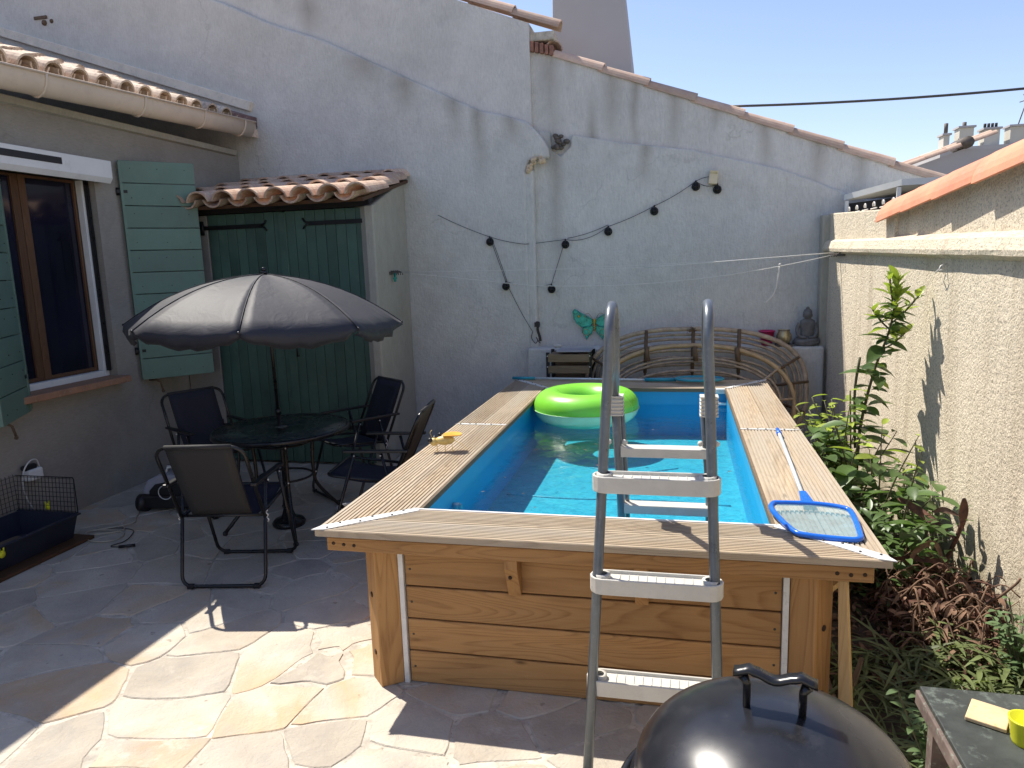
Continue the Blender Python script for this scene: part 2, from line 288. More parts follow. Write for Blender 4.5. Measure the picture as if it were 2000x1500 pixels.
# ------------------------------------------------------------------ mesh helpers
def wloc(o):
    p = V((0, 0, 0))
    while o is not None: p += o.location; o = o.parent
    return p
class B:
    def __init__(s): s.v = []; s.f = []; s.sm = []
    def add(s, vs, fs, sm=False):
        k = len(s.v); s.v += [V(q) for q in vs]; s.f += [tuple(i+k for i in f) for f in fs]; s.sm += [sm]*len(fs); return s
    def box(s, x0, x1, y0, y1, z0, z1, M=None):
        vs = [V((x, y, z)) for z in (z0, z1) for y in (y0, y1) for x in (x0, x1)]
        if M is not None: vs = [M @ q for q in vs]
        return s.add(vs, [(0, 2, 3, 1), (4, 5, 7, 6), (0, 1, 5, 4), (2, 6, 7, 3), (0, 4, 6, 2), (1, 3, 7, 5)])
    def prism(s, poly, axis, a, b):
        """poly in the plane perpendicular to axis, extruded from a to b"""
        def P(q, h): return {'z': (q[0], q[1], h), 'y': (q[0], h, q[1]), 'x': (h, q[0], q[1])}[axis]
        n = len(poly); vs = [P(q, a) for q in poly] + [P(q, b) for q in poly]
        return s.add(vs, [tuple(range(n)), tuple(range(2*n-1, n-1, -1))] + [(i, i+n, (i+1) % n+n, (i+1) % n) for i in range(n)])
    def tube(s, pts, r, seg=8, closed=False, caps=True, taper=None):
        pts = [V(q) for q in pts]; n = len(pts); rings = []; up = None
        for i, q in enumerate(pts):
            d = (pts[(i+1) % n]-pts[i-1]) if closed else (pts[min(i+1, n-1)]-pts[max(i-1, 0)])
            d = d.normalized() if d.length > 1e-9 else V((0, 0, 1))
            if up is None: up = d.orthogonal().normalized()
            up = (up-d*up.dot(d)); up = up.normalized() if up.length > 1e-6 else d.orthogonal().normalized()
            sd = d.cross(up); rr = r if taper is None else r*taper(i/max(1, n-1))
            rings.append([q+up*math.cos(2*math.pi*k/seg)*rr+sd*math.sin(2*math.pi*k/seg)*rr for k in range(seg)])
        vs = [q for ring in rings for q in ring]; fs = []
        for i in range(n if closed else n-1):
            j = (i+1) % n
            for k in range(seg): fs.append((i*seg+k, i*seg+(k+1) % seg, j*seg+(k+1) % seg, j*seg+k))
        if caps and not closed: fs += [tuple(range(seg-1, -1, -1)), tuple((n-1)*seg+k for k in range(seg))]
        return s.add(vs, fs, True)
    def lathe(s, prof, c, seg=24, sx=1, sy=1, M=None):
        n = len(prof); vs = []
        for k in range(seg):
            a = 2*math.pi*k/seg
            for r, z in prof:
                q = V((r*math.cos(a)*sx, r*math.sin(a)*sy, z)); q = M @ q if M is not None else q
                vs.append(q+V(c))
        fs = [(k*n+i, ((k+1) % seg)*n+i, ((k+1) % seg)*n+i+1, k*n+i+1) for k in range(seg) for i in range(n-1)]
        return s.add(vs, fs, True)
    def ball(s, c, r, seg=10, sx=1, sy=1, sz=1, M=None):
        prof = [(r*math.sin(math.pi*i/seg)+1e-5, r*math.cos(math.pi*i/seg)*sz) for i in range(seg+1)]
        return s.lathe(prof, c, seg+2, sx, sy, M)
    def obj(s, name, mat, parent=None, bevel=0, loc=None, local=False):
        me = bpy.data.meshes.new(name); off = V((0, 0, 0)) if local else (wloc(parent) if parent else V((0, 0, 0)))
        if loc is not None: off = off+V(loc)
        me.from_pydata([q-off for q in s.v], [], s.f); me.polygons.foreach_set('use_smooth', s.sm)
        me.materials.append(MT[mat] if isinstance(mat, str) else mat); me.validate(); me.update()
        bm = bmesh.new(); bm.from_mesh(me); bmesh.ops.recalc_face_normals(bm, faces=bm.faces); bm.to_mesh(me); bm.free()
        o = bpy.data.objects.new(name, me); C.objects.link(o); o.parent = parent
        if loc is not None: o.location = loc
        if bevel:
            b = o.modifiers.new('edge', 'BEVEL'); b.width = bevel; b.segments = 2; b.limit_method = 'ANGLE'; b.angle_limit = .7
        return o
def thing(name, label, cat, loc=(0, 0, 0), group=None, rz=0):
    o = bpy.data.objects.new(name, None); C.objects.link(o); o.location = loc; o.rotation_euler = (0, 0, rz); o.empty_display_size = .1
    o['label'] = label; o['category'] = cat
    if group: o['group'] = group
    return o
def tag(o, label, cat, group=None):
    o['label'] = label; o['category'] = cat
    if group: o['group'] = group
    return o
def kind(o, k='structure'): o['kind'] = k; return o
def share(name, mesh, parent, M, mat=None):
    o = bpy.data.objects.new(name, mesh); C.objects.link(o); o.parent = parent; off = wloc(parent) if parent else V((0, 0, 0))
    M = M.copy(); M.translation = M.translation-off; o.matrix_local = M; return o
def arc(c, r, a0, a1, n, ax, ay):
    return [V(c)+V(ax)*r*math.cos(a0+(a1-a0)*i/n)+V(ay)*r*math.sin(a0+(a1-a0)*i/n) for i in range(n+1)]
def smooth_path(pts, n=8):
    """Catmull-Rom through pts"""
    P = [V(q) for q in pts]; P = [P[0]*2-P[1]]+P+[P[-1]*2-P[-2]]; out = []
    for i in range(1, len(P)-2):
        for k in range(n):
            u = k/n; a, b, c, d = P[i-1:i+3]
            out.append(.5*((2*b)+(c-a)*u+(2*a-5*b+4*c-d)*u*u+(3*b-a-3*c+d)*u**3))
    return out+[P[-2]]
def half_tile(r1, r2, ln, th=.012, seg=10, sweep=math.pi, flip=1):
    """barrel roof tile along +X, wide end at x=0"""
    b = B(); vs = []
    for x, r in ((0, r1), (ln, r2)):
        for rr in (r, r-th):
            for k in range(seg+1):
                a = (math.pi-sweep)/2+sweep*k/seg; vs.append((x, rr*math.cos(a), flip*rr*math.sin(a)))
    n = seg+1; fs = []
    for k in range(seg):
        fs += [(k, k+1, 2*n+k+1, 2*n+k), (n+k+1, n+k, 3*n+k, 3*n+k+1), (k+1, k, n+k, n+k+1), (2*n+k, 2*n+k+1, 3*n+k+1, 3*n+k)]
    fs += [(0, 2*n, 3*n, n), (n-1, 2*n-1, 4*n-1, 3*n-1)]
    b.add(vs, fs, False); return b
def mesh_of(b, mat, name='shape', smooth_angle=False):
    o = b.obj(name, mat); me = o.data; bpy.data.objects.remove(o); return me
def frame(o, x, z):
    """matrix with +X along x, +Z near z"""
    x = V(x).normalized(); y = V(z).cross(x).normalized(); z = x.cross(y)
    m = Matrix((x, y, z)).transposed().to_4x4(); m.translation = V(o); return m

# ------------------------------------------------------------------ ground
kind(B().box(-120, 120, -60, 160, -1, -.05).obj('ground', 'earth'))
patio = kind(B().box(-4.6, 1.05, -4, 7.05, -.2, -.0045).obj('patio', 'mortar'))
kind(B().add([(.62, 2.35, .0), (1.6, 2.1, .0), (1.6, 7.05, .01), (.62, 7.05, .01), (.62, 2.35, -.1), (1.6, 2.1, -.1), (1.6, 7.05, -.1), (.62, 7.05, -.1)],
     [(0, 1, 2, 3), (0, 4, 5, 1), (1, 5, 6, 2), (2, 6, 7, 3), (3, 7, 4, 0)]).obj('soil_bed', 'soil'))
def clip(poly, n, d):
    out = []
    for i in range(len(poly)):
        a, b = poly[i], poly[(i+1) % len(poly)]; da = a[0]*n[0]+a[1]*n[1]-d; db = b[0]*n[0]+b[1]*n[1]-d
        if da <= 0: out.append(a)
        if da*db < 0: u = da/(da-db); out.append((a[0]+(b[0]-a[0])*u, a[1]+(b[1]-a[1])*u))
    return out
rs = random.Random(21); sites = []
tries = 0
while tries < 6000:
    tries += 1; q = (rs.uniform(-5.0, 1.4), rs.uniform(.6, 7.4)); dmin = rs.choice([.2, .3, .42, .55, .66])
    if all(math.hypot((q[0]-s_[0])*.86, q[1]-s_[1]) > dmin for s_ in sites): sites.append(q)
for si in sites:
    if -1.05 < si[0] < .4 and si[1] > 3.1 and si[1] < 6.1: continue
    poly = [(si[0]-1.5, si[1]-1.5), (si[0]+1.5, si[1]-1.5), (si[0]+1.5, si[1]+1.5), (si[0]-1.5, si[1]+1.5)]
    gap = rs.choice([.002, .003, .005, .009])
    for sj in sites:
        if sj is si: continue
        dx, dy = sj[0]-si[0], sj[1]-si[1]; dl = math.hypot(dx, dy)
        if dl > 2.2: continue
        h = noise.noise(V((si[0]+sj[0], si[1]+sj[1], 3.))*4)*.0
        n_ = (dx/dl, dy/dl); poly = clip(poly, n_, n_[0]*(si[0]+sj[0])/2+n_[1]*(si[1]+sj[1])/2-gap)
    for n_, d in (((1, 0), .95), ((-1, 0), 4.62), ((0, 1), 7.1)): poly = clip(poly, n_, d)
    poly = [q for i, q in enumerate(poly) if math.hypot(q[0]-poly[i-1][0], q[1]-poly[i-1][1]) > .012]
    if len(poly) < 3: continue
    pts = []
    for i in range(len(poly)):
        a, b = V((*poly[i], 0)), V((*poly[(i+1) % len(poly)], 0)); e = b-a; k = max(2, int(e.length/.05))
        for j in range(k):
            if j == 0:
                pv = V((*poly[i-1], 0)); pts.append(a+(pv-a).normalized()*min(.014, (pv-a).length*.2)+e.normalized()*.004); continue
            q = a+e*j/k; inn = (V((*si, 0))-q).normalized()
            pts.append(q+inn*(max(0, noise.noise(q*2.3)-.12)*.05+noise.noise(q*14)*.006+noise.noise(q*40)*.003+.001))
    pts = [q+V((noise.noise(V((q.x*1.1, q.y*1.1, 5)))*.12+noise.noise(V((q.x*4, q.y*4, 15)))*.014, noise.noise(V((q.x*1.1, q.y*1.1, 25)))*.12+noise.noise(V((q.x*4, q.y*4, 35)))*.014, 0)) for q in pts]
    zt = rs.uniform(-.0015, .0015); n = len(pts); c_ = V((*si, 0)); tx, ty = rs.uniform(-.003, .003), rs.uniform(-.003, .003)
    def Z(q, z): return (q.x, q.y, z+(q.x-c_.x)*tx+(q.y-c_.y)*ty)
    vs = [Z(q+(c_-q).normalized()*.005, zt) for q in pts]+[Z(q, zt-.004) for q in pts]+[Z(q, -.03) for q in pts]
    fs = [tuple(range(n))]+[(i, (i+1) % n, (i+1) % n+n, i+n) for i in range(n)]+[(i+n, (i+1) % n+n, (i+1) % n+2*n, i+2*n) for i in range(n)]
    B().add(vs, fs).obj('paving_stone', 'stone', patio, loc=None)

# ------------------------------------------------------------------ left house
house = thing('house', 'low taupe rendered house with roller shutter window, green shutters and cream gutter', 'house', (-4.47, 4.5, 0))
b = B(); X0, X1 = -4.75, -4.47
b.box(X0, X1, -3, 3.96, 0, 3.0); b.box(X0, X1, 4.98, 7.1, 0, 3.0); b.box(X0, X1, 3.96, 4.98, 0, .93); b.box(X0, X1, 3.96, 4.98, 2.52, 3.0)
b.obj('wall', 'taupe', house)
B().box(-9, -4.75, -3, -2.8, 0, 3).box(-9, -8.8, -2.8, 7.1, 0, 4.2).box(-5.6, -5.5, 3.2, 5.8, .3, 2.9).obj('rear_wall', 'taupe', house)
b = B(); b.prism([(-4.47, 2.93), (-4.435, 2.94), (-4.425, 2.985), (-4.47, 3.0)], 'y', -3, 6.9); b.obj('eaves_cornice', 'pier', house)
B().box(-4.56, -4.36, 3.93, 5.0, .905, .955).obj('window_sill', 'terracotta', house, .006)
# window
b = B(); b.box(-4.60, -4.545, 4.925, 4.978, .957, 2.5); b.box(-4.60, -4.545, 3.96, 4.923, .957, 1.005); b.box(-4.6, -4.545, 3.962, 4.0, 1.007, 2.5)
wf = b.obj('window_frame', 'whitepvc', house, .003)
B().box(-4.543, -4.51, 4.945, 4.963, 1.0, 2.5).obj('shutter_rail', 'blacktube', wf)
for (ya, yb) in ((4.002, 4.41), (4.415, 4.922)):
    wa, wb = (.02, .06) if ya < 4.1 else (.06, .02); b = B(); b.box(-4.64, -4.60, ya, ya+wa, 1.007, 2.5); b.box(-4.64, -4.6, yb-wb, yb, 1.007, 2.5); b.box(-4.64, -4.6, ya+wa, yb-wb, 1.007, 1.035); b.box(-4.64, -4.6, ya+wa, yb-wb, 2.48, 2.5)
    sash = b.obj('window_sash', 'browny' if 0 else 'brownz', house, .004)
    B().box(-4.626, -4.618, ya+wa, yb-wb, 1.035, 2.48).obj('window_pane', 'glass', sash)
b = B(); b.prism([(-4.466, 2.50), (-4.37, 2.475), (-4.345, 2.515), (-4.345, 2.645), (-4.466, 2.665)], 'y', 3.1, 5.04)
rb = b.obj('roller_shutter_box', 'whitepvc', house, .004)
B().box(-4.346, -4.342, 3.2, 4.56, 2.565, 2.612).obj('black_slot', 'blackplastic', rb)
def shutter(hx, hy, dx, dy, z0, z1, label):
    d = V((dx, dy, 0)).normalized(); n_ = V((d.y, -d.x, 0)); W = .58
    M = Matrix((d, n_, V((0, 0, 1)))).transposed().to_4x4(); M.translation = V((hx, hy, 0))
    s_ = B().box(0, .02, -.02, .02, z0+.02, z1-.02, M).obj('shutter', 'sunkgreen', house); s_['label'] = label
    k = 10; h = (z1-z0)/k
    for i in range(k):
        B().box(.004, W, -.014, .014, z0+i*h+.003, z0+(i+1)*h-.003, M).obj('board', 'sunkgreen', s_, .003)
    b = B()
    for i in range(k):
        for x in (.08, .30, .50):
            for side in (-.0155, .0155): b.ball(M @ V((x+.01*math.sin(i*3+x*9), side, z0+(i+.35+.3*(i % 2))*h)), .004, 4)
    kind(b.obj('screw_heads', 'blackiron', s_), 'stuff')
    b = B()
    for z in (z0+.25, z1-.25): b.tube([M @ V((-.02, 0, z-.03)), M @ V((-.02, 0, z+.03))], .012); b.box(-.03, .05, -.018, .018, z-.012, z+.012, M)
    b.obj('hinge', 'blackiron', s_)
shutter(-4.445, 5.22, .40, .45, .875, 2.685, 'open green shutter right of the window')
shutter(-4.44, 4.095, .31, -.51, .84, 2.66, 'open green shutter left of the window')
for y, z in ((5.33, .86), (3.87, .80)):
    B().tube([(-4.47, y, z), (-4.40, y, z), (-4.37, y+.01, z-.02), (-4.36, y+.02, z-.09)], .009, 6).ball((-4.36, y+.02, z-.1), .014, 5).obj('shutter_catch', 'binding', house)
# gutter
gx, gz = -4.20, 3.085
b = B(); n_ = 12; prof = []
for k in range(n_+1):
    a = math.pi+math.pi*k/n_; prof.append((gx+.085*math.cos(a), gz+.135*math.sin(a)))
prof = prof+[(gx+.094, gz+.004), (gx+.094, gz-.004)]+[(gx+.079*math.cos(math.pi+math.pi*k/n_), gz+.129*math.sin(math.pi+math.pi*k/n_)) for k in range(n_, -1, -1)]
def slope(y): return (y-4)*.048
vs = []; ys = (-3, 1, 3, 4, 5, 6, 6.78)
for y in ys: vs += [(x, y, z+slope(y)) for x, z in prof]
n = len(prof); fs = [(i*n+k, i*n+(k+1) % n, (i+1)*n+(k+1) % n, (i+1)*n+k) for i in range(len(ys)-1) for k in range(n)]
fs.append(tuple(range((len(ys)-1)*n, len(ys)*n)))
gut = B().add(vs, fs, True).obj('gutter', 'creamzinc', house)
B().prism([(x, z+slope(6.78)) for x, z in prof[:n_+1]], 'y', 6.78, 6.79).obj('gutter_end_cap', 'creamzinc', gut)
for y in (2.6, 3.4, 4.28, 5.22, 5.98, 6.6):
    pp = [(gx+.091*math.cos(math.pi+math.pi*k/12), y, gz+slope(y)+.14*math.sin(math.pi+math.pi*k/12)) for k in range(13)]
    B().tube(pp, .009, 6).obj('gutter_bracket', 'creamzinc', gut)
B().tube([(gx+.09, -3, gz+slope(-3)+.004), (gx+.09, 6.78, gz+slope(6.78)+.004)], .008, 8).obj('gutter_lip', 'creamzinc', gut)
# roof
rsl = .325
def rz(x, y): return gz+.045+rsl*(-4.2-x)+(y-4)*.038
rf = B().add([(-4.22, -3, rz(-4.22, -3)-.06), (-4.22, 7.09, rz(-4.22, 7.09)-.06), (-9, 7.09, rz(-9, 7.09)-.06), (-9, -3, rz(-9, -3)-.06),
              (-4.22, -3, rz(-4.22, -3)-.14), (-4.22, 7.09, rz(-4.22, 7.09)-.14), (-9, 7.09, rz(-9, 7.09)-.14), (-9, -3, rz(-9, -3)-.14)],
             [(0, 1, 2, 3), (4, 7, 6, 5), (0, 4, 5, 1), (2, 6, 7, 3), (1, 5, 6, 2), (0, 3, 7, 4)]).obj('roof', 'rooftile', house)
cov = mesh_of(half_tile(.088, .068, .46, .014), 'rooftile', 'cover_tile'); pan = mesh_of(half_tile(.078, .098, .46, .012, flip=-1), 'rooftile', 'pan_tile')
ax = V((-1, 0, rsl)).normalized()
y = 2.9
while y < 6.45:
    for r in range(5):
        x = -4.20-r*.40; jit = random.uniform(-.008, .008)
        share('roof_tile', cov, rf, frame((x+jit, y+jit, rz(x, y)-.005+.004*r), ax+V((0, 0, -.03)), (0, 0, 1)))
        share('roof_tile', pan, rf, frame((x, y+.11, rz(x, y)+.04), ax, (0, 0, 1)))
    y += .221
b = B(); y = 2.9
while y < 6.45:
    for r in range(5, 12): 
        x = -4.20-r*.40; M = frame((x, y, rz(x, y)), ax, (0, 0, 1)); q = half_tile(.088, .068, .46, .014, 6); b.add([M @ v_ for v_ in q.v], q.f)
    y += .221
kind(b.obj('distant_roof_tiles', 'rooftile', rf), 'stuff')
def fl(x): return 3.46+.342*(-4.4-x)
B().add([(-4.24, 7.0, fl(-4.24)-.27), (-9, 7.0, fl(-9)-.27), (-9, 7.0, fl(-9)-.03), (-4.24, 7.0, fl(-4.24)-.03), (-4.24, 7.04, fl(-4.24)-.27), (-9, 7.04, fl(-9)-.27), (-9, 7.04, fl(-9)-.03), (-4.24, 7.04, fl(-4.24)-.03)], [(0, 1, 2, 3), (0, 4, 5, 1), (2, 6, 7, 3), (0, 3, 7, 4), (1, 5, 6, 2)]).obj('wall_flashing', 'flash', house)
B().add([(-4.22, 6.50, rz(-4.22, 6.50)+.045), (-9, 6.50, rz(-9, 6.5)+.045), (-9, 6.998, rz(-9, 7.0)+.06), (-4.22, 6.998, rz(-4.22, 7.0)+.06), (-4.22, 6.50, rz(-4.22, 6.50)-.04), (-9, 6.50, rz(-9, 6.5)-.04), (-9, 6.998, rz(-9, 7.0)-.04), (-4.22, 6.998, rz(-4.22, 7.0)-.04)], [(0, 1, 2, 3), (0, 4, 5, 1), (2, 6, 7, 3), (0, 3, 7, 4), (1, 5, 6, 2)]).obj('valley_flashing', 'flash', house)
M = frame((-4.26, 6.99, fl(-4.26)), (-1, 0, .342), (0, 0, 1))
B().box(0, 4.9, -.04, .055, -.045, .05, M).obj('mortar_strip', 'creamstrip', house, .008)

# ------------------------------------------------------------------ gable wall of the neighbour
gw = thing('gable_wall', 'tall grey rendered gable wall with sloping clay tile edge behind the pool', 'wall', (0, 7.2, 0))
B().prism([(-12, -.05), (-1.37, -.05), (-1.37, 3.945), (-3.4, 4.76), (-4.3, 5.5), (-5.2, 6.2), (-9, 7.8), (-12, 8.8)], 'y', 7.045, 7.4).obj('tall_wall', 'gable', gw)
B().prism([(-1.37, -.05), (3.2, -.05), (3.2, 1.9), (2.0, 2.40), (-1.37, 3.75)], 'y', 7.1, 7.4).obj('low_wall', 'gable', gw)
low = [(-12, -.05), (-1.44, -.05), (-1.43, 1.5), (-1.43, 2.62), (-1.40, 2.70), (-1.33, 2.74), (-1.24, 2.72), (-1.195, 2.72), (-1.20, 2.80), (-1.24, 2.88), (-1.31, 2.97), (-1.40, 3.06), (-1.57, 3.125), (-1.86, 3.20), (-2.3, 3.42), (-2.9, 3.72), (-3.43, 3.985), (-4.0, 4.2), (-4.45, 4.42), (-12, 7.6)]
B().prism(low, 'y', 6.985, 7.045).obj('left_render_layer', 'layer', gw, .022)
low = [(-1.37, -.05), (3.2, -.05), (3.2, 1.7), (2.0, 2.05), (1.4, 2.28), (.9, 2.50), (.1, 2.72), (-.6, 2.84), (-.99, 2.93), (-1.01, 2.82), (-1.10, 2.74), (-1.18, 2.80), (-1.20, 2.98), (-1.37, 2.98)]
B().prism(low, 'y', 7.065, 7.1).obj('right_render_layer', 'layer', gw, .012)
b = B()
for k in range(26):
    a = random.uniform(0, 1); b.ball((-1.41+.16*a, 6.985+random.uniform(-.012, .02), 2.62+.10*math.sin(a*2.2)+random.uniform(-.025, .02)), random.uniform(.012, .03), 4, sz=random.uniform(.6, 1.2))
b.obj('broken_render_edge', 'brokenrender', gw)
gt = mesh_of(half_tile(.085, .075, .49, .014, 10), 'gtile', 'edge_tile')
dn = V((1, 0, -.40)).normalized()
pts = [V((-1.27, 7.17, 3.715))]
for i in range(8):
    q = V((-1.16, 7.16, 3.705))+dn*(.452*i); 
    share('edge_tile', gt, gw, frame(q+dn*.49+V((0, 0, -.045)), -dn+V((0, 0, -.03)), (0, 0, 1)))
for i in range(9):
    q = V((-1.10, 7.15, 3.92))-dn*(.47*i); share('edge_tile', gt, gw, frame(q+V((0, 0, -.03)), -dn+V((0, 0, -.03)), (0, 0, 1)))
share('edge_tile', gt, gw, frame(V((-1.15, 7.13, 3.72)), V((-.35, .9, -.1)), (0, 0, 1)))
b = B()
for k in range(5): b.box(-1.37+.045*k+.003, -1.335+.045*k+.003, 7.06+random.uniform(-.01, .01), 7.3, 3.70-.012*k, 3.79-.012*k)
b.obj('broken_brick', 'brick', gw, .004); B().box(-1.37, -1.14, 7.07, 7.3, 3.79, 3.87).obj('mortar_block', 'mortar', gw, .01)
b = B(); b.add([(-1.26, 7.62, 3.2), (-.42, 7.62, 3.2), (-.42, 8.3, 3.2), (-1.26, 8.3, 3.2), (-1.23, 7.66, 5.1), (-.62, 7.66, 5.1), (-.62, 8.2, 5.1), (-1.23, 8.2, 5.1)],
      [(0, 1, 5, 4), (1, 2, 6, 5), (2, 3, 7, 6), (3, 0, 4, 7), (4, 5, 6, 7)]); b.obj('chimney', 'concrete', gw, .015)
B().add([(-1.3, 7.4, 3.6), (3.0, 7.4, 1.96), (3.0, 12, 1.96), (-1.3, 12, 3.6), (-1.3, 7.4, 3.5), (3.0, 7.4, 1.86), (3.0, 12, 1.86), (-1.3, 12, 3.5)], [(0, 1, 2, 3), (4, 7, 6, 5), (0, 4, 5, 1), (1, 5, 6, 2), (2, 6, 7, 3), (0, 3, 7, 4)]).obj('roof_slope', 'gtile', gw)
B().tube(smooth_path([(-6.64, 7.03, 4.9), (-6.64, 7.02, 4.6), (-6.66, 7.0, 4.5)], 4), .014, 6).box(-6.76, -6.6, 6.97, 7.04, 4.50, 4.53).ball((-6.64, 6.98, 4.46), .03, 5).ball((-6.55, 6.99, 4.47), .025, 5).obj('iron_fitting', 'binding', gw)
b = B()
for k in range(14):
    q = V((-1.10, 7.05, 2.87))+V((random.uniform(-.065, .065), random.uniform(-.02, .01), random.uniform(-.07, .06))); b.ball(q, random.uniform(.018, .036), 5, sz=.7)
tag(b.obj('mud_nest', 'ash'), 'small lumpy grey nest clinging in the notch of the wall', 'nest')
B().box(-1.455, -1.355, 6.992, 7.075, -.04, 2.63).obj('render_pilaster', 'layer', gw, .025)
# masonry ledge
lg = B().box(-1.43, 1.26, 6.83, 7.063, -.05, .93).obj('masonry_ledge', 'layer', None, .018); tag(lg, 'low grey rendered ledge along the foot of the wall', 'ledge')

# ------------------------------------------------------------------ shed
shed = thing('garden_shed', 'small shed with dark green double doors and wavy clay tile roof in the corner', 'shed', (-3.4, 5.9, 0))
B().box(-4.46, -4.115, 5.84, 6.0, 0, 2.26).obj('left_jamb', 'taupe', shed, .006)
b = B(); fp = [(-2.575, 5.80), (-2.50, 5.80), (-2.66, 6.983), (-2.80, 6.983), (-2.72, 5.9)]
n = len(fp); zt = [2.27, 2.27, 2.60, 2.60, 2.27]; b.add([(x, y, 0) for x, y in fp]+[(fp[i][0], fp[i][1], zt[i]) for i in range(n)], [tuple(range(n)), tuple(range(n, 2*n))]+[(i, (i+1) % n, (i+1) % n+n, i+n) for i in range(n)])
b.obj('side_wall', 'pier', shed, .015)
B().box(-4.46, -2.56, 5.86, 5.95, 2.27, 2.35).obj('shaded_lintel_gap', 'dark', shed)  # near-black colour stands for the shaded gap between doors and eaves tiles
B().box(-4.46, -2.55, 6.1, 6.15, 0, 2.3).obj('back_panel', 'dark', shed)
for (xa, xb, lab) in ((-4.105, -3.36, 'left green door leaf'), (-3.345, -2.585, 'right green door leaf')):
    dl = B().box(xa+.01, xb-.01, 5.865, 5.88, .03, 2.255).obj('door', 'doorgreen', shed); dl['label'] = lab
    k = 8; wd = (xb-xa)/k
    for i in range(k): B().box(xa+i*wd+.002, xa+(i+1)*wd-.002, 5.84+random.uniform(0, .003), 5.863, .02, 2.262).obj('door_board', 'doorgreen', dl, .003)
    for z in (2.15, .35):
        b = B(); s_ = 1 if xa < -4 else -1; x0 = xa if s_ > 0 else xb
        b.box(min(x0-.05*s_, x0+.55*s_), max(x0-.05*s_, x0+.55*s_), 5.828, 5.838, z-.018, z+.018)
        b.tube([(x0+.53*s_, 5.832, z), (x0+.57*s_, 5.832, z+.02), (x0+.585*s_, 5.832, z+.045)], .009, 5).tube([(x0+.53*s_, 5.832, z), (x0+.57*s_, 5.832, z-.02), (x0+.585*s_, 5.832, z-.045)], .009, 5)
        b.tube([(x0-.045*s_, 5.82, z-.06), (x0-.045*s_, 5.82, z+.06)], .016, 6).obj('strap_hinge', 'blackiron', dl)
B().box(-3.405, -3.33, 5.822, 5.8385, .02, 2.255).obj('door_cover_strip', 'doorgreen', shed, .004)
B().tube([(-3.30, 5.82, 1.1), (-3.30, 5.79, 1.1), (-3.30, 5.79, 1.0), (-3.3, 5.82, 1.0)], .008, 6).obj('door_handle', 'blackiron', shed)
srf = B().add([(-4.46, 5.66, 2.325), (-2.52, 5.66, 2.325), (-2.62, 6.98, 2.60), (-4.46, 6.98, 2.60), (-4.46, 5.66, 2.295), (-2.52, 5.66, 2.295), (-2.62, 6.98, 2.57), (-4.46, 6.98, 2.57)], [(0, 1, 2, 3), (4, 7, 6, 5), (0, 4, 5, 1), (1, 5, 6, 2), (2, 6, 7, 3), (0, 3, 7, 4)]).obj('roof', 'browny', shed)
scov = mesh_of(half_tile(.112, .088, .50, .014, 12, math.pi*.86), 'tile', 'shed_cover_tile'); span_ = mesh_of(half_tile(.095, .115, .50, .014, 12, math.pi*.80, -1), 'tile', 'shed_pan_tile')
up = V((0, 1, .21)).normalized()
for i in range(8):
    x = -4.21+i*.242
    for r in range(4):
        y = 5.54+r*.37; z = 2.345+.21*(y-5.58)
        if i < 8: share('roof_tile', scov, srf, frame((x+random.uniform(-.008, .008)-.062*r*(i/8), y+random.uniform(-.012, .012), z-.01), up+V((0, 0, -.03)), (0, 0, 1)))
        if i < 7: share('roof_tile', span_, srf, frame((x+.121-.062*r*(i/8), y+.012, z+.055), up, (0, 0, 1)))
# clothes line brackets
def line_bracket(p, d, lab):
    p = V(p); d = V(d).normalized(); b = B(); up_ = V((0, 0, 1)); n_ = d.cross(up_)
    M = frame(p, d, (0, 0, 1)); b.box(-.15, .15, -.008, .0, -.014, .014, M)
    for k in range(4): q = p+d*(-.11+.075*k); b.tube([q, q+n_*.0+V((0, 0, .02)), q-n_*.05, q-n_*.05+V((0, 0, -.02))], .005, 5)
    return tag(b.obj('clothes_line_bracket', 'ash'), lab, 'bracket')
line_bracket((-2.565, 6.35, 1.70), (.13, -.99, 0), 'rusty clothes line bracket on the side of the shed')

# ------------------------------------------------------------------ right garden wall
rw = thing('garden_wall', 'coarse cream roughcast garden wall sunlit on the right', 'wall', (1.4, 4, 0))
def wx(y, off=0): return 1.28+.044*(7.1-y)+off
def wallslab(b, y0, y1, z0a, z1a, z0b, z1b, o0, o1):
    """y0 (far) to y1 (near); a = heights at y0, b = at y1; o0..o1 offset of face and back"""
    vs = [(wx(y0, o0), y0, z0a), (wx(y0, o0), y0, z1a), (wx(y1, o0), y1, z1b), (wx(y1, o0), y1, z0b), (wx(y0, o1), y0, z0a), (wx(y0, o1), y0, z1a), (wx(y1, o1), y1, z1b), (wx(y1, o1), y1, z0b)]
    b.add(vs, [(0, 1, 2, 3), (7, 6, 5, 4), (0, 4, 5, 1), (1, 5, 6, 2), (2, 6, 7, 3), (3, 7, 4, 0)])
b = B(); wallslab(b, 6.93, -2, -.05, 1.76, -.05, 1.62, 0, .30); b.obj('wall', 'cream', rw)
b = B(); wallslab(b, 6.98, 5.24, 1.82, 2.09, 1.80, 2.02, .0, .30); wallslab(b, 5.24, -2, 1.80, 2.055, 1.66, 2.59, .025, .19); b.obj('upper_wall', 'cream', rw, .008)
b = B()
vs = []; ys = np.linspace(7.0, -2, 46)
for y in ys:
    zb = 1.76-.0163*(6.93-y); wob = .006*noise.noise(V((y*3, 0, 1)))
    vs += [(wx(y, .0), y, zb-.02), (wx(y, -.05+wob), y, zb+.005+wob), (wx(y, -.055), y, zb+.03), (wx(y, -.035), y, zb+.085+wob), (wx(y, .03), y, zb+.115), (wx(y, .2), y, zb+.11), (wx(y, .2), y, zb-.02)]
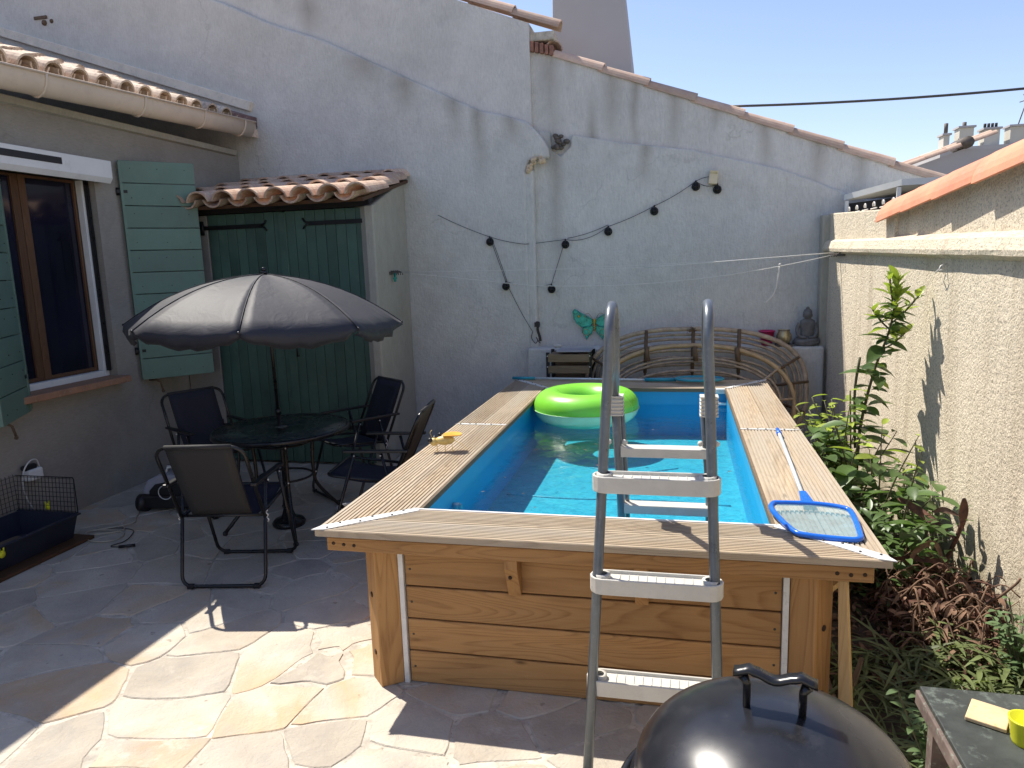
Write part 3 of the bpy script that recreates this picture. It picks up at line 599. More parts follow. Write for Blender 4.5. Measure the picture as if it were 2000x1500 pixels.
n = 7; fs = [(i*n+k, i*n+(k+1) % n, (i+1)*n+(k+1) % n, (i+1)*n+k) for i in range(len(ys)-1) for k in range(n)]+[tuple(range(n)), tuple(range((len(ys)-1)*n, len(ys)*n))]
B().add(vs, fs).obj('moulded_ledge', 'cream', rw)
B().box(1.225, 1.5, 6.93, 7.06, -.05, 2.08).obj('corner_pillar', 'pier', rw, .01)
ct = mesh_of(half_tile(.178, .155, .60, .018, 14, math.pi*.94), 'otile', 'coping_tile')
cd = V((.044, -1, .074)).normalized(); start = V((wx(5.42, .11), 5.42, 1.925))
for i in range(13): share('coping_tile', ct, rw, frame(start+cd*(.49*i)+V((0, 0, .0)), cd+V((0, 0, .035)), (0, 0, 1)))
B().tube([(1.40, 4.35, 1.67), (1.37, 4.35, 1.66), (1.36, 4.33, 1.645), (1.35, 4.36, 1.625), (1.37, 4.4, 1.63), (1.385, 4.37, 1.64)], .004, 5).obj('wire_loop', 'whitecord', rw)
line_bracket((1.292, 6.52, 1.735), (-.044, 1, 0), 'white wire clothes line bracket on the end of the cream wall')

# pool ------------------------------------------------------------------------------------------
pool = thing('wooden_pool', 'raised rectangular wooden pool with decking rim and blue liner', 'pool', (-.36, 2.6, 0))
IX0, IX1, IY0, IY1 = -1.10, .372, 2.832, 5.92; OX0, OX1, OY0, OY1 = -1.44, .715, 2.545, 6.34; PZ = .71
WZ = .57
b = B(); fy = 2.70
b.box(IX0-.02, IX0, IY0, IY1, .02, .688).box(IX1, IX1+.02, IY0, IY1, .02, .688).box(IX0-.02, IX1+.02, IY0-.02, IY0, .02, .688).box(IX0-.02, IX1+.02, IY1, IY1+.02, .02, .688)
b.obj('liner', 'liner', pool)
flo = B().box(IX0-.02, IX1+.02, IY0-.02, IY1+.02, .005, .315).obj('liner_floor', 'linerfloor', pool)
for pts in ([(-.9, 3.5), (-.7, 3.42), (-.5, 3.46), (-.3, 3.6)], [(-.45, 3.75), (-.3, 3.5), (-.12, 3.42), (.1, 3.5)], [(-1.05, 4.25), (-.6, 4.22), (-.1, 4.25), (.3, 4.2)], [(-.6, 4.9), (-.3, 4.8), (0, 4.95)], [(-.2, 3.1), (.0, 3.3), (.2, 3.25)], [(-.8, 3.0), (-.65, 3.2), (-.5, 3.15)]):
    B().tube(smooth_path([(x, y, .315) for x, y in pts], 6), .009, 5).obj('liner_wrinkle', 'linerfloor', flo)
kind(B().add([(IX0, IY0, WZ), (IX1, IY0, WZ), (IX1, IY1, WZ), (IX0, IY1, WZ)], [(0, 1, 2, 3)]).obj('water', 'water'))
# deck planks with real grooves; profile across the plank, mitred ends
def plank(side, a0, a1, s0, s1, m0, m1, parent=pool):
    """a0..a1: across-range (outer->inner coordinate); s0,s1: end positions at a given across value via m0(a), m1(a)"""
    ng = 8; w_ = abs(a1-a0); sg = 1 if a1 > a0 else -1; prof = []
    top = PZ; gd = .0065
    prof.append((a0, top-.028)); prof.append((a0, top-.004)); prof.append((a0+sg*.003, top))
    st = (w_-.022)/ng
    for k in range(ng):
        c0 = .011+st*k; prof += [(a0+sg*(c0+st*.30), top), (a0+sg*(c0+st*.38), top-gd), (a0+sg*(c0+st*.62), top-gd), (a0+sg*(c0+st*.70), top)]
    prof += [(a1-sg*.003, top), (a1, top-.004), (a1, top-.028)]
    n = len(prof); vs = []
    for m_ in (m0, m1):
        for a, z in prof: vs.append((m_(a), a, z) if side == 'x' else (a, m_(a), z))
    fs = [(i, (i+1) % n, (i+1) % n+n, i+n) for i in range(n)]+[tuple(range(n)), tuple(range(2*n-1, n-1, -1))]
    return B().add(vs, fs).obj('deck_board', 'deck'+side, parent)
g = .004
for k in range(2):     # front, 2 planks
    wd = (IY0-OY0)/2; a0 = OY0+wd*k+(g/2 if k else 0); a1 = OY0+wd*(k+1)-(g/2 if not k else 0)
    plank('x', a0, a1, 0, 0, lambda a: OX0+(IX0-OX0)*(a-OY0)/(IY0-OY0)+.002, lambda a: OX1+(IX1-OX1)*(a-OY0)/(IY0-OY0)-.002)
    wd = (OY1-IY1)/2; a0 = OY1-wd*k-(g/2 if k else 0); a1 = OY1-wd*(k+1)+(g/2 if not k else 0)
    plank('x', a0, a1, 0, 0, lambda a: OX0+(IX0-OX0)*(OY1-a)/(OY1-IY1)+.002, lambda a: OX1+(IX1-OX1)*(OY1-a)/(OY1-IY1)-.002)
    YM = 4.49
    for (o_, i_) in ((OX0, IX0), (OX1, IX1)):
        wd = (i_-o_)/2; sg = 1 if wd > 0 else -1; a0 = o_+wd*k+(sg*g/2 if k else 0); a1 = o_+wd*(k+1)-(sg*g/2 if not k else 0)
        plank('y', a0, a1, 0, 0, lambda a, o_=o_, i_=i_: OY0+(IY0-OY0)*(a-o_)/(i_-o_)+.002, lambda a: YM-.003)
        plank('y', a0, a1, 0, 0, lambda a: YM+.003, lambda a, o_=o_, i_=i_: OY1+(IY1-OY1)*(a-o_)/(i_-o_)-.002)
def strip(p, q, wd, name='metal_strip'):
    p, q = V((*p, PZ)), V((*q, PZ)); d = (q-p); ln = d.length; M = frame(p, d, (0, 0, 1))
    s_ = B().add([M @ V(c_) for c_ in ((0, 0, .0035), (.05, wd/2, .0035), (ln, wd*.4, .0035), (ln, -wd*.4, .0035), (.05, -wd/2, .0035), (0, 0, 0), (.05, wd/2, 0), (ln, wd*.4, 0), (ln, -wd*.4, 0), (.05, -wd/2, 0))],
             [(0, 1, 2, 3, 4), (9, 8, 7, 6, 5), (0, 5, 6, 1), (1, 6, 7, 2), (2, 7, 8, 3), (3, 8, 9, 4), (4, 9, 5, 0)]).obj(name, 'galv', pool)
    for k in range(3):
        for sd in (-1, 1): B().ball(M @ V((ln*(.2+.3*k)+.03*sd, sd*wd*.25, .005)), .0055, 5, sz=.5).obj('screw', 'screw', s_)
strip((OX0-.01, OY0-.008), (IX0+.0, IY0+.002), .052); strip((OX1+.01, OY0-.008), (IX1, IY0+.002), .052)
strip((OX0-.01, OY1+.008), (IX0, IY1), .05); strip((OX1+.01, OY1+.008), (IX1, IY1), .05)
strip((OX0-.005, YM), (IX0+.003, YM), .028); strip((OX1+.005, YM), (IX1-.003, YM), .028)
B().box(IX0, IX1, IY0, IY0+.012, PZ-.03, PZ+.003).obj('inner_trim', 'whitepvc', pool); B().box(IX0, IX0+.012, IY0+.012, IY1, PZ-.03, PZ-.002).box(IX1-.012, IX1, IY0+.012, IY1, PZ-.03, PZ-.002).box(IX0+.012, IX1-.012, IY1-.012, IY1, PZ-.03, PZ-.002).obj('inner_trim', 'slatx', pool)
for x, s_ in ((IX0+.012, 1), (IX1-.012, -1)): B().box(min(x, x+.07*s_), max(x, x+.07*s_), IY1-.06, IY1-.013, PZ-.035, PZ+.003).obj('corner_bracket', 'galv', pool, .003)
# header rail, posts, boards
hd = B().box(-1.405, .665, 2.575, 2.615, .612, .668).obj('header_rail', 'pinex', pool, .003)
B().box(-1.405, .665, 6.27, 6.31, .612, .668).obj('header_rail', 'pinex', pool, .003)
B().box(-1.39, -1.35, 2.62, 6.265, .612, .668).obj('header_rail', 'piney', pool, .003); B().box(.615, .655, 2.62, 6.265, .612, .668).obj('header_rail', 'piney', pool, .003)
b = B()
for x in (-1.375, -1.33, -1.285, .545, .59, .635): b.tube([(x, 2.576, .641+.003*math.sin(x*40)), (x, 2.5735, .641+.003*math.sin(x*40))], .0075, 8)
b.obj('bolt_hole', 'boltrust', hd)
for mir in (0, 1):
    for (fy_, sy) in ((0, 1), (8.885, -1)):
        P = [(-1.285, 2.675), (-1.215, 2.60), (-1.135, 2.658), (-1.135, 2.79), (-1.285, 2.79)]
        if mir: P = [(-.73-x, y) for x, y in P][::-1]
        P = [(x, fy_+sy*y) for x, y in P]
        po = B().prism(P, 'z', 0, .611).obj('corner_post', 'pinez', pool, .004)
        if sy > 0:
            b = B(); sx = -1 if mir else 1
            for z in (.14, .40):
                c_ = V((-1.25, 2.6375, z)); 
                if mir: c_.x = -.73-c_.x
                nn = V((-.73*sx, -.69, 0)); b.tube([c_, c_+nn*.003], .012, 9)
            b.obj('bolt', 'boltrust', po)
zb = [0, .147, .292, .437, .582]
for k in range(4):
    z0, z1 = zb[k]+.003, zb[k+1]-.003
    B().box(-1.108, .378, 2.664, 2.705, z0, z1).obj('wall_board', 'pinex', pool, .005)
    B().box(-1.108, .378, 6.20, 6.24, z0, z1).obj('wall_board', 'pinex', pool, .005)
    B().box(-1.255, -1.215, 2.80, 6.08, z0, z1).obj('wall_board', 'piney', pool, .005); B().box(.485, .525, 2.80, 6.08, z0, z1).obj('wall_board', 'piney', pool, .005)
for k in range(4):
    for x in (-1.085, .355):
        B().tube([(x, 2.6645, zb[k]+.075), (x, 2.6625, zb[k]+.075)], .005, 8).obj('screw_head', 'screw', pool)
B().box(-1.108, .378, 2.664, 2.705, .585, .61).obj('wall_board', 'pinex', pool, .003)
for x in (-1.133, .380): B().box(x, x+.022, 2.652, 2.70, 0.0, .61).obj('edge_angle', 'galv', pool, .002)
for x in (-.66, -.16):
    P = [(2.614, .611), (2.663, .611), (2.663, .43), (2.655, .425), (2.575, .57), (2.575, .611)]
    P = [(2.580, .6115), (2.663, .6115), (2.663, .455), (2.640, .437), (2.580, .575)]
    br = B().prism(P, 'x', x, x+.052).obj('bracket', 'pinez', pool, .003)
    B().ball((x+.02, 2.594, .535), .008, 6).obj('bolt', 'boltrust', br)
B().tube([(-1.10, 3.32, .555), (-1.07, 3.32, .555)], .022, 12).tube([(-1.07, 3.32, .555), (-1.055, 3.32, .56)], .014, 8).obj('return_nozzle', 'clearcase', pool)
B().box(.30, .372, 5.86, 5.90, .585, .60).obj('corner_shelf', 'whitepvc', pool)

# ladder --------------------------------------------------------------------------------------
lad = thing('pool_ladder', 'grey steel A-frame pool ladder with off-white plastic treads straddling the near rim', 'ladder', (-.08, 2.3, 0))
for s_, P in ((-1, [(-.297, 2.20, 0), (-.263, 2.335, .75), (-.228, 2.43, 1.47)]), (1, [(.138, 2.20, 0), (.118, 2.335, .75), (.095, 2.43, 1.47)])):
    x = P[2][0]; c_ = V((x, 2.545, 1.478)); loop = arc(c_, .115, math.pi, 0, 10, (0, 1, 0), (0, 0, 1))
    xi = [-.252, -.243, -.235] if s_ < 0 else [.118, .150, .158]
    B().tube([V(P[0])]+smooth_path([V(P[1]), V(P[2])], 3)+loop+[V(((x+xi[0])/2, 2.80, 1.34)), V((xi[0], 2.90, 1.20))], .0175, 12).obj('handrail', 'steel', lad)
    B().tube([(xi[0], 2.90, 1.20), (xi[1], 3.05, .74), (xi[2], 3.18, .02)], .0175, 12).tube([(xi[0]-s_*.025, 2.93, 1.16), (xi[1]-s_*.025, 3.08, .74), (xi[2]-s_*.025, 3.21, .02)], .010, 8).obj('inner_leg', 'steel', lad)
    B().tube([(P[0][0], 2.20, 0), (P[0][0], 2.205, .035)], .023, 10).obj('foot_cap', 'blackplastic', lad)
    cl = V((xi[0], 2.905, 1.175)); k_ = B().box(cl.x-.03, cl.x+.03, cl.y-.028, cl.y+.028, cl.z-.05, cl.z+.035).obj('clip', 'tread', lad, .012)
    b = B()
    for k in range(6): b.box(cl.x-.036, cl.x+.036, cl.y-.034, cl.y+.034, cl.z-.046+.015*k, cl.z-.04+.015*k)
    b.obj('clip_rib', 'tread', k_, .002)
    for yy, zz in ((2.98, .93), (2.99, .90)): pass
    B().ball((xi[0]-.03, 2.96, 1.0), .012, 7).ball((xi[0]+.035, 2.96, 1.0), .012, 7).obj('knob', 'tread', lad)
def stad(x0, x1, y0, y1, n=6):
    r = (y1-y0)/2; yc = (y0+y1)/2; P = [(x0+r-r*math.sin(math.pi*k/n), yc-r*math.cos(math.pi*k/n)) for k in range(n+1)]
    return P+[(x1-r+r*math.sin(math.pi*k/n), yc+r*math.cos(math.pi*k/n)) for k in range(n+1)]
for (z, x0, x1, yc) in ((1.012, -.283, .137, 2.362), (.668, -.292, .148, 2.327), (.315, -.305, .160, 2.293)):
    b = B(); o_ = stad(x0, x1, yc-.044, yc+.044); i_ = stad(x0+.008, x1-.008, yc-.036, yc+.036); n = len(o_)
    z0, z1, zm = z-.028, z+.028, z+.016
    vs = [(x, y, z0) for x, y in o_]+[(x, y, z1) for x, y in o_]+[(x, y, z1) for x, y in i_]+[(x, y, zm) for x, y in i_]
    fs = [tuple(range(n))]+[(i+o, (i+1) % n+o, (i+1) % n+n+o, i+n+o) for o in (0, n, 2*n) for i in range(n)]+[tuple(range(3*n, 4*n))]
    t_ = b.add(vs, fs).obj('tread', 'tread', lad, .003)
    for xe in (x0+.05, x1-.05): B().lathe([(.028, zm-.001), (.028, z1+.004), (.018, z1+.004)], (xe-.008 if xe < 0 else xe+.008, yc, 0), 12).obj('tread_collar', 'tread', t_)
    b = B()
    for k in range(9): b.box(x0+.10+k*.03, x0+.102+k*.03, yc-.03, yc+.03, zm-.001, zm+.003)
    kind(b.obj('grip_ridges', 'tread', t_), 'stuff')
for (z, xa, xb, yc) in ((.963, -.235, .152, 2.99), (.685, -.230, .150, 3.08), (.40, -.225, .148, 3.16), (.12, -.22, .15, 3.2)):
    P = [(xa, z-.028), (xb, z-.028), (xb, z+.022), (xb-.03, z+.012), (xa+.03, z+.012), (xa, z+.022)]
    B().prism(P, 'y', yc-.035, yc+.035).obj('tread', 'tread', lad, .004)

# swim ring -------------------------------------------------------------------------------------
rg = thing('swim_ring', 'lime green inflatable ring floating in the far left of the pool', 'swim ring', (-.69, 5.42, WZ))
def torus(b, R, r, a0, a1, n=56, m_=14, flat=.95):
    vs = []
    for i in range(n):
        u = 2*math.pi*i/n; pk = 1+.012*math.sin(i*math.pi)
        for k in range(m_+1):
            a = a0+(a1-a0)*k/m_; rr = r*(1-(.015 if (i % 2) else 0)*max(0, abs(math.sin(a*1.0)) < .35))
            vs.append(V((-.69, 5.42, .662))+V(((R+rr*math.cos(a))*math.cos(u), (R+rr*math.cos(a))*math.sin(u), rr*math.sin(a)*flat)))
    q = m_+1; fs = [(i*q+k, ((i+1) % n)*q+k, ((i+1) % n)*q+k+1, i*q+k+1) for i in range(n) for k in range(m_)]
    b.add(vs, fs, True)
b = B(); torus(b, .268, .132, -.12, math.pi+.12); top = b.obj('green_upper_half', 'ringgreen', rg)
b = B(); torus(b, .268, .132, -.12, -math.pi+.12); b.obj('milky_lower_half', 'ringclear', rg)
b = B(); rr = [V((-.69+.402*math.cos(a), 5.42+.402*math.sin(a), .648)) for a in np.linspace(0, 2*math.pi, 73)[:-1]]; b.tube(rr, .003, 4, closed=True).obj('seam', 'ringclear', rg)
B().tube([(-.45, 5.10, .75), (-.448, 5.09, .765)], .008, 8).obj('valve', 'ringclear', rg)

# skimmer nets ------------------------------------------------------------------------------------
nf = thing('leaf_skimmer', 'blue leaf skimmer net with white pole on the right rim of the pool', 'pool net', (.52, 3.0, PZ))
B().tube([(.568, 4.33, .733), (.522, 3.19, .728)], .010, 8).obj('pole', 'paleblue', nf)
B().tube([(.571, 4.41, .733), (.566, 4.28, .733)], .016, 8, taper=lambda u: .6+.4*u).obj('pole_end', 'blue', nf)
B().add([(.495, 3.045, .725), (.550, 3.045, .725), (.536, 3.19, .733), (.508, 3.19, .733), (.495, 3.045, .74), (.550, 3.045, .74), (.536, 3.19, .745), (.508, 3.19, .745)], [(0, 1, 2, 3), (4, 7, 6, 5), (0, 4, 5, 1), (1, 5, 6, 2), (2, 6, 7, 3), (0, 3, 7, 4)]).obj('socket', 'blue', nf, .004)
fr_ = [V((.525, 2.87, 0))+(q-V((.525, 2.87, 0)))*.9+V((0, 0, .073)) for q in smooth_path([(.37, 3.03, .745), (.45, 3.045, .742), (.55, 3.045, .742), (.655, 3.015, .74), (.685, 2.96, .735), (.672, 2.75, .722), (.655, 2.69, .72), (.60, 2.68, .72), (.46, 2.70, .722), (.41, 2.74, .725), (.362, 2.90, .735), (.352, 2.985, .742), (.37, 3.03, .745)], 6)[:-1]]
B().tube([q*1 for q in fr_], .011, 8, closed=True).obj('net_frame', 'blue', nf)
c_ = V((.52, 2.87, .718)); n = len(fr_); vs = [c_]+[c_+(q-c_)*.55+V((0, 0, -.004)) for q in fr_]+fr_
B().add(vs, [(0, 1+i, 1+(i+1) % n) for i in range(n)]+[(1+i, 1+n+i, 1+n+(i+1) % n, 1+(i+1) % n) for i in range(n)], True).obj('net_cloth', 'netcloth', nf)
b = B()
for i in range(0, n, 2): b.tube([fr_[i], c_+(fr_[i]-c_)*.93], .0025, 4)
b.obj('net_teeth', 'blue', nf)
nb = thing('telescopic_net', 'teal oval pool net with thin white pole along the far rim', 'pool net', (0, 6.2, PZ))
B().tube([(-1.25, 6.27, .73), (-.28, 6.20, .732)], .0085, 8).obj('pole', 'paleblue', nb)
B().tube([(-1.46, 6.285, .73), (-1.25, 6.27, .73)], .014, 8).obj('handle_grip', 'teal', nb); B().tube([(-.28, 6.20, .732), (-.02, 6.185, .735)], .017, 8).obj('neck', 'teal', nb)
el = [V((.17+.19*math.cos(a), 6.16+.11*math.sin(a), .748)) for a in np.linspace(0, 2*math.pi, 33)[:-1]]
B().tube(el, .012, 7, closed=True).obj('net_frame', 'teal', nb)
B().add([V((.17, 6.16, .735))]+el, [(0, 1+i, 1+(i+1) % 32) for i in range(32)], True).obj('net_cloth', 'nettealcloth', nb)

# insect ornament -----------------------------------------------------------------------------------
ins = thing('insect_ornament', 'yellow orange metal insect figurine on the left rim of the pool', 'ornament', (-1.27, 3.8, PZ))
bd = V((.95, .30, 0)).normalized(); c0 = V((-1.29, 3.80, .775)); RM = Matrix.Rotation(math.atan2(bd.y, bd.x), 4, 'Z').to_3x3()
B().ball(c0, .03, 10, sx=1.9, sz=.9, M=RM).obj('body', 'butter', ins); B().ball(c0+bd*-.062+V((0, 0, -.006)), .024, 9).obj('head', 'butter', ins)
B().ball(c0+bd*-.070+V((.008, .018, .012)), .014, 8).ball(c0+bd*-.073+V((-.004, -.018, .008)), .014, 8).ball(c0+bd*-.03+V((0, .01, .032)), .011, 7).obj('eye', 'blackplastic', ins)
for sd in (-1, 1):
    n_ = V((-bd.y, bd.x, 0))*sd; W_ = [c0+bd*(-.01+.06*(1-math.cos(a))*.9)+n_*(.012+.03*math.sin(a)*1.0+.008)+V((0, 0, .026+.006*math.sin(a))) for a in np.linspace(-.2, 2*math.pi-.2, 15)]
    b = B(); k = len(W_); b.add(W_+[q+V((0, 0, .004)) for q in W_], [tuple(range(k)), tuple(range(2*k-1, k-1, -1))]+[(i, (i+1) % k, (i+1) % k+k, i+k) for i in range(k)]); b.obj('wing', 'orangebug', ins)
for s_ in (-.045, .0, .04):
    for sd in (-1, 1):
        q = c0+bd*s_+V((0, 0, -.015)); n_ = V((-bd.y, bd.x, 0))*sd; B().tube([q, q+n_*.022+V((0, 0, -.012)), q+n_*.030+V((0, 0, -.05))], .0018, 5).obj('leg', 'butter', ins)
B().tube([c0+bd*-.07+V((0, 0, .015)), c0+bd*-.085+V((0, .01, .045)), c0+bd*-.075+V((0, .015, .06))], .0015, 5).tube([c0+bd*.045, c0+bd*.10+V((0, 0, -.03)), c0+bd*.12+V((0, 0, -.055))], .0015, 5).obj('feeler', 'butter', ins)

# parasol ---------------------------------------------------------------------------------------------
TC = V((-2.64, 4.34, 0))
par = thing('parasol', 'open faded black parasol standing through the round garden table', 'parasol', (-2.63, 4.36, 0))
top = V((-2.68, 4.36, 1.735)); foot = V((-2.655, 4.36, .07)); axis = (top-foot).normalized()
B().tube([foot, foot+(top-foot)*.45], .0145, 10).obj('lower_pole', 'blacktube', par); B().tube([foot+(top-foot)*.45, top+axis*.02], .0115, 10).obj('upper_pole', 'blacktube', par)
B().tube([foot+(top-foot)*.43, foot+(top-foot)*.455], .019, 10).obj('pole_joint', 'blackplastic', par)
B().ball(top+axis*.03, .017, 8).tube([top, top+axis*.02], .022, 8).obj('finial', 'bakelite', par)
B().lathe([(.001, .0), (.11, 0), (.115, .02), (.10, .04), (.05, .055), (.03, .12), (.001, .12)], (foot.x, foot.y, 0), 24).obj('base', 'blacktube', par)
nr = 8; ns = 10; nrad = 9; Rm_ = .895; a00 = math.radians(-68)
def cano(a, u, cut=0):
    """u 0..1 from apex to rim"""
    ph = ((a-a00)/(2*math.pi/nr)) % 1; sag = math.sin(ph*math.pi)
    r = Rm_*u*(1-.075*sag*u); z = -.06*u-.265*u**2.3-.05*sag*u*(1.15-u)
    return V((r*math.cos(a), r*math.sin(a), z))
tiltM = Matrix.Rotation(math.radians(1.5), 3, 'Y') @ Matrix.Rotation(math.radians(-1.5), 3, 'X')
for g_ in range(nr):
    vs = []; b = B()
    for i in range(ns+1):
        a = a00+(g_+i/ns)*2*math.pi/nr
        for k in range(nrad+1):
            q = cano(a, max(.012, k/nrad)); vs.append(top+tiltM @ q)
        sag = math.sin(i/ns*math.pi); q = cano(a, 1.0)
        fl_ = .10*(.35+.65*sag**.7)+.008*math.sin(i*2.3+g_*1.7); rr = V((q.x, q.y, 0)).normalized()
        vs.append(top+tiltM @ (q+V((0, 0, -fl_*.55))-rr*.004+rr*.012*math.sin(i*1.9+g_))); vs.append(top+tiltM @ (q+V((0, 0, -fl_))-rr*(.03+.015*math.sin(i*2.7+g_*2))))
    q_ = nrad+3; fs = [(i*q_+k, i*q_+k+1, (i+1)*q_+k+1, (i+1)*q_+k) for i in range(ns) for k in range(q_-1)]
    o = b.add(vs, fs, True).obj('canopy_panel', 'canopy', par); so_ = o.modifiers.new('thick', 'SOLIDIFY'); so_.thickness = .0025
    a = a00+g_*2*math.pi/nr
    B().tube([top+tiltM @ (cano(a, k/10)+V((0, 0, -.012))) for k in range(1, 11)], .004, 5).obj('rib', 'blacktube', par)
    B().tube([top+tiltM @ (cano(a, .5)+V((0, 0, -.014))), top-axis*.42], .0035, 5).obj('stretcher', 'blacktube', par)
    B().tube([top+tiltM @ (cano(a, k/10)+V((0, 0, .003))) for k in range(0, 11)], .003, 4).obj('seam', 'canopy', par)
    q = top+tiltM @ cano(a, 1.0); B().ball(q, .009, 6).obj('rib_tip', 'bakelite', par)
B().tube([top-axis*.40, top-axis*.45], .02, 8).obj('runner', 'blackplastic', par)

# table ---------------------------------------------------------------------------------------------
tb = thing('garden_table', 'round smoked glass table with black tubular legs under the parasol', 'table', (TC.x, TC.y, 0))
R = .45; H = .70
B().lathe([(.028, H-.004), (R-.012, H-.004), (R-.012, H+.002), (.028, H+.002), (.028, H-.004)], (TC.x, TC.y, 0), 64).obj('glass_top', 'tableglass', tb)
B().lathe([(R-.012, H+.003), (R, H+.004), (R+.006, H-.006), (R+.006, H-.026), (R-.006, H-.03), (R-.014, H-.006), (R-.012, H+.003)], (TC.x, TC.y, 0), 64).obj('rim', 'blacktube', tb)
B().lathe([(.018, H-.02), (.03, H-.02), (.03, H+.004), (.042, H+.006), (.018, H+.008), (.018, H-.02)], (TC.x, TC.y, 0), 24).obj('pole_collar', 'steel', tb)
for k in range(4):
    a = math.radians(35+90*k); d = V((math.cos(a), math.sin(a), 0)); c_ = V((TC.x, TC.y, 0))
    P = smooth_path([c_+d*.40+V((0, 0, H-.035)), c_+d*.25+V((0, 0, H-.045)), c_+d*.20+V((0, 0, .60)), c_+d*.19+V((0, 0, .36)), c_+d*.23+V((0, 0, .24)), c_+d*.42+V((0, 0, .015))], 6)
    B().tube(P, .0125, 9).obj('leg', 'blacktube', tb); B().ball(c_+d*.42+V((0, 0, .012)), .018, 7).obj('foot_cap', 'blackplastic', tb)
    B().ball(c_+d*.213+V((0, 0, .60)), .006, 5).ball(c_+d*.205+V((0, 0, .36)), .006, 5).obj('rivet', 'galv', tb)
for z, r in ((.60, .19), (.36, .18)): B().tube([(TC.x+r*math.cos(a), TC.y+r*math.sin(a), z) for a in np.linspace(0, 2*math.pi, 33)[:-1]], .008, 7, closed=True).obj('ring_brace', 'blacktube', tb)

# folding chairs --------------------------------------------------------------------------------------
def make_chair():
    t_ = thing('folding_chair', '', 'chair', (0, 0, 0), 'folding chairs around the table')
    W = .24; r = .0105
    def side_arch(top, bot, rad=.07, low=None):
        """inverted U from bot(-W) over top to bot(+W); y,z pairs"""
        d = (V((0, *top))-V((0, *bot))).normalized(); P = [V((-W, *bot))]; cz = V((0, *top))-d*rad
        P += [V((-W+rad, 0, 0))+cz+V((-rad*math.cos(a), 0, 0))+d*rad*math.sin(a) for a in np.linspace(0, math.pi/2, 7)]
        P += [V((W-rad, 0, 0))+cz+V((rad*math.sin(a), 0, 0))+d*rad*math.cos(a) for a in np.linspace(0, math.pi/2, 7)]
        return P+[V((W, *bot))]
    B().tube(side_arch((-.13, .85), (.075, .40)), r, 8).obj('back_frame', 'blacktube', t_, local=True)
    for nm, top_, bot_ in (('front_legs', (.30, .60), (.50, .013)), ('rear_legs', (.13, .60), (0, .013))):
        P = side_arch((bot_[0], bot_[1]-.0), (top_[0], top_[1]), .06)
        W0 = W; P = [V((q.x*(1.045 if nm == 'front_legs' else 1.0), q.y, q.z)) for q in P]
        b = B().tube(P, r, 8); b.obj(nm, 'blacktube', t_, local=True)
        for s_ in (-1, 1):
            x = s_*(W*(1.045 if nm == 'front_legs' else 1)-.05); B().box(x-.018, x+.018, bot_[0]-.014, bot_[0]+.014, 0, .026).obj('rubber_foot', 'blackplastic', t_, .004, local=True)
    # seat frame: closed front U
    P = side_arch((.50, .455), (.07, .405), .05); P = [V((q.x*.93, q.y, q.z)) for q in P]; B().tube(P, r, 8).tube([(-W*.93, .07, .405), (W*.93, .07, .405)], .009, 8).obj('seat_frame', 'blacktube', t_, local=True)
    for s_ in (-1, 1):
        x = s_*(W+.004); b = B().box(x-.017, x+.017, -.05, .37, .607, .625); a_ = b.obj('armrest', 'blackplastic', t_, .005, local=True)
        B().ball((x+s_*.012, .30, .59), .006, 5).ball((x+s_*.012, .13, .59), .006, 5).ball((x+s_*.012, .085, .40), .006, 5).obj('rivet', 'galv', t_, local=True)
        sp_ = [(s_*(W+.014)+.006*math.cos(k*1.9), .075+.004*k*.3, .43-.009*k) for k in range(9)]; B().tube(smooth_path(sp_, 3), .003, 5).obj('spring', 'galv', t_, local=True)
    # slings
    def sling(pts, wa, wb, mat_f, mat_b, nm):
        n = len(pts); vs = []; nx = 6
        for i, (y, z) in enumerate(pts):
            w_ = wa+(wb-wa)*i/(n-1)
            for k in range(nx+1): vs.append((-w_+2*w_*k/nx, y, z))
        fs = [(i*(nx+1)+k, i*(nx+1)+k+1, (i+1)*(nx+1)+k+1, (i+1)*(nx+1)+k) for i in range(n-1) for k in range(nx)]
        o = B().add(vs, fs, True).obj(nm, mat_f, t_, local=True); s2 = o.modifiers.new('thick', 'SOLIDIFY'); s2.thickness = .004; s2.offset = 0
        return o
    dB = V((0, -.13-.075, .45)).normalized()
    sling([(-.130+.205*u+.012*math.sin(u*math.pi)*-1, .853-.45*u) for u in np.linspace(0, 1, 9)], .180, .170, 'textileback', None, 'back_sling')
    sling([(-.122+.205*u, .853-.45*u) for u in np.linspace(0, 1, 9)], .178, .168, 'textilene', None, 'back_lining')
    sling([(.078+.425*u, .402+.055*u-.030*math.sin(u*math.pi)) for u in np.linspace(0, 1, 9)], .185, .190, 'textilene', None, 'seat_sling')
    B().tube([(-.18, -.131, .852), (.18, -.131, .852)], .0135, 8).obj('sling_hem', 'textileback', t_, local=True)
    return t_
def clone(o):
    c = o.copy(); C.objects.link(c)
    for ch in list(o.children):
        d = ch.copy(); C.objects.link(d); d.parent = c
    return c
ch0 = make_chair()
spots = [((-2.49, 3.36), (-.18, .98), 'folding chair nearest the camera, seen from behind'),
         ((-3.60, 4.80), (.88, -.48), 'folding chair against the taupe wall, left of the table'),
         ((-2.37, 5.34), (-.60, -.80), 'folding chair in front of the green shed doors, with upright back'),
         ((-1.72, 4.36), (-.98, -.12), 'folding chair squeezed between the table and the wooden pool')]
for i, (p_, f_, lab) in enumerate(spots):
    c = ch0 if i == 0 else clone(ch0); c.location = (*p_, 0); c.rotation_euler = (0, 0, math.atan2(-f_[0], f_[1])); c['label'] = lab

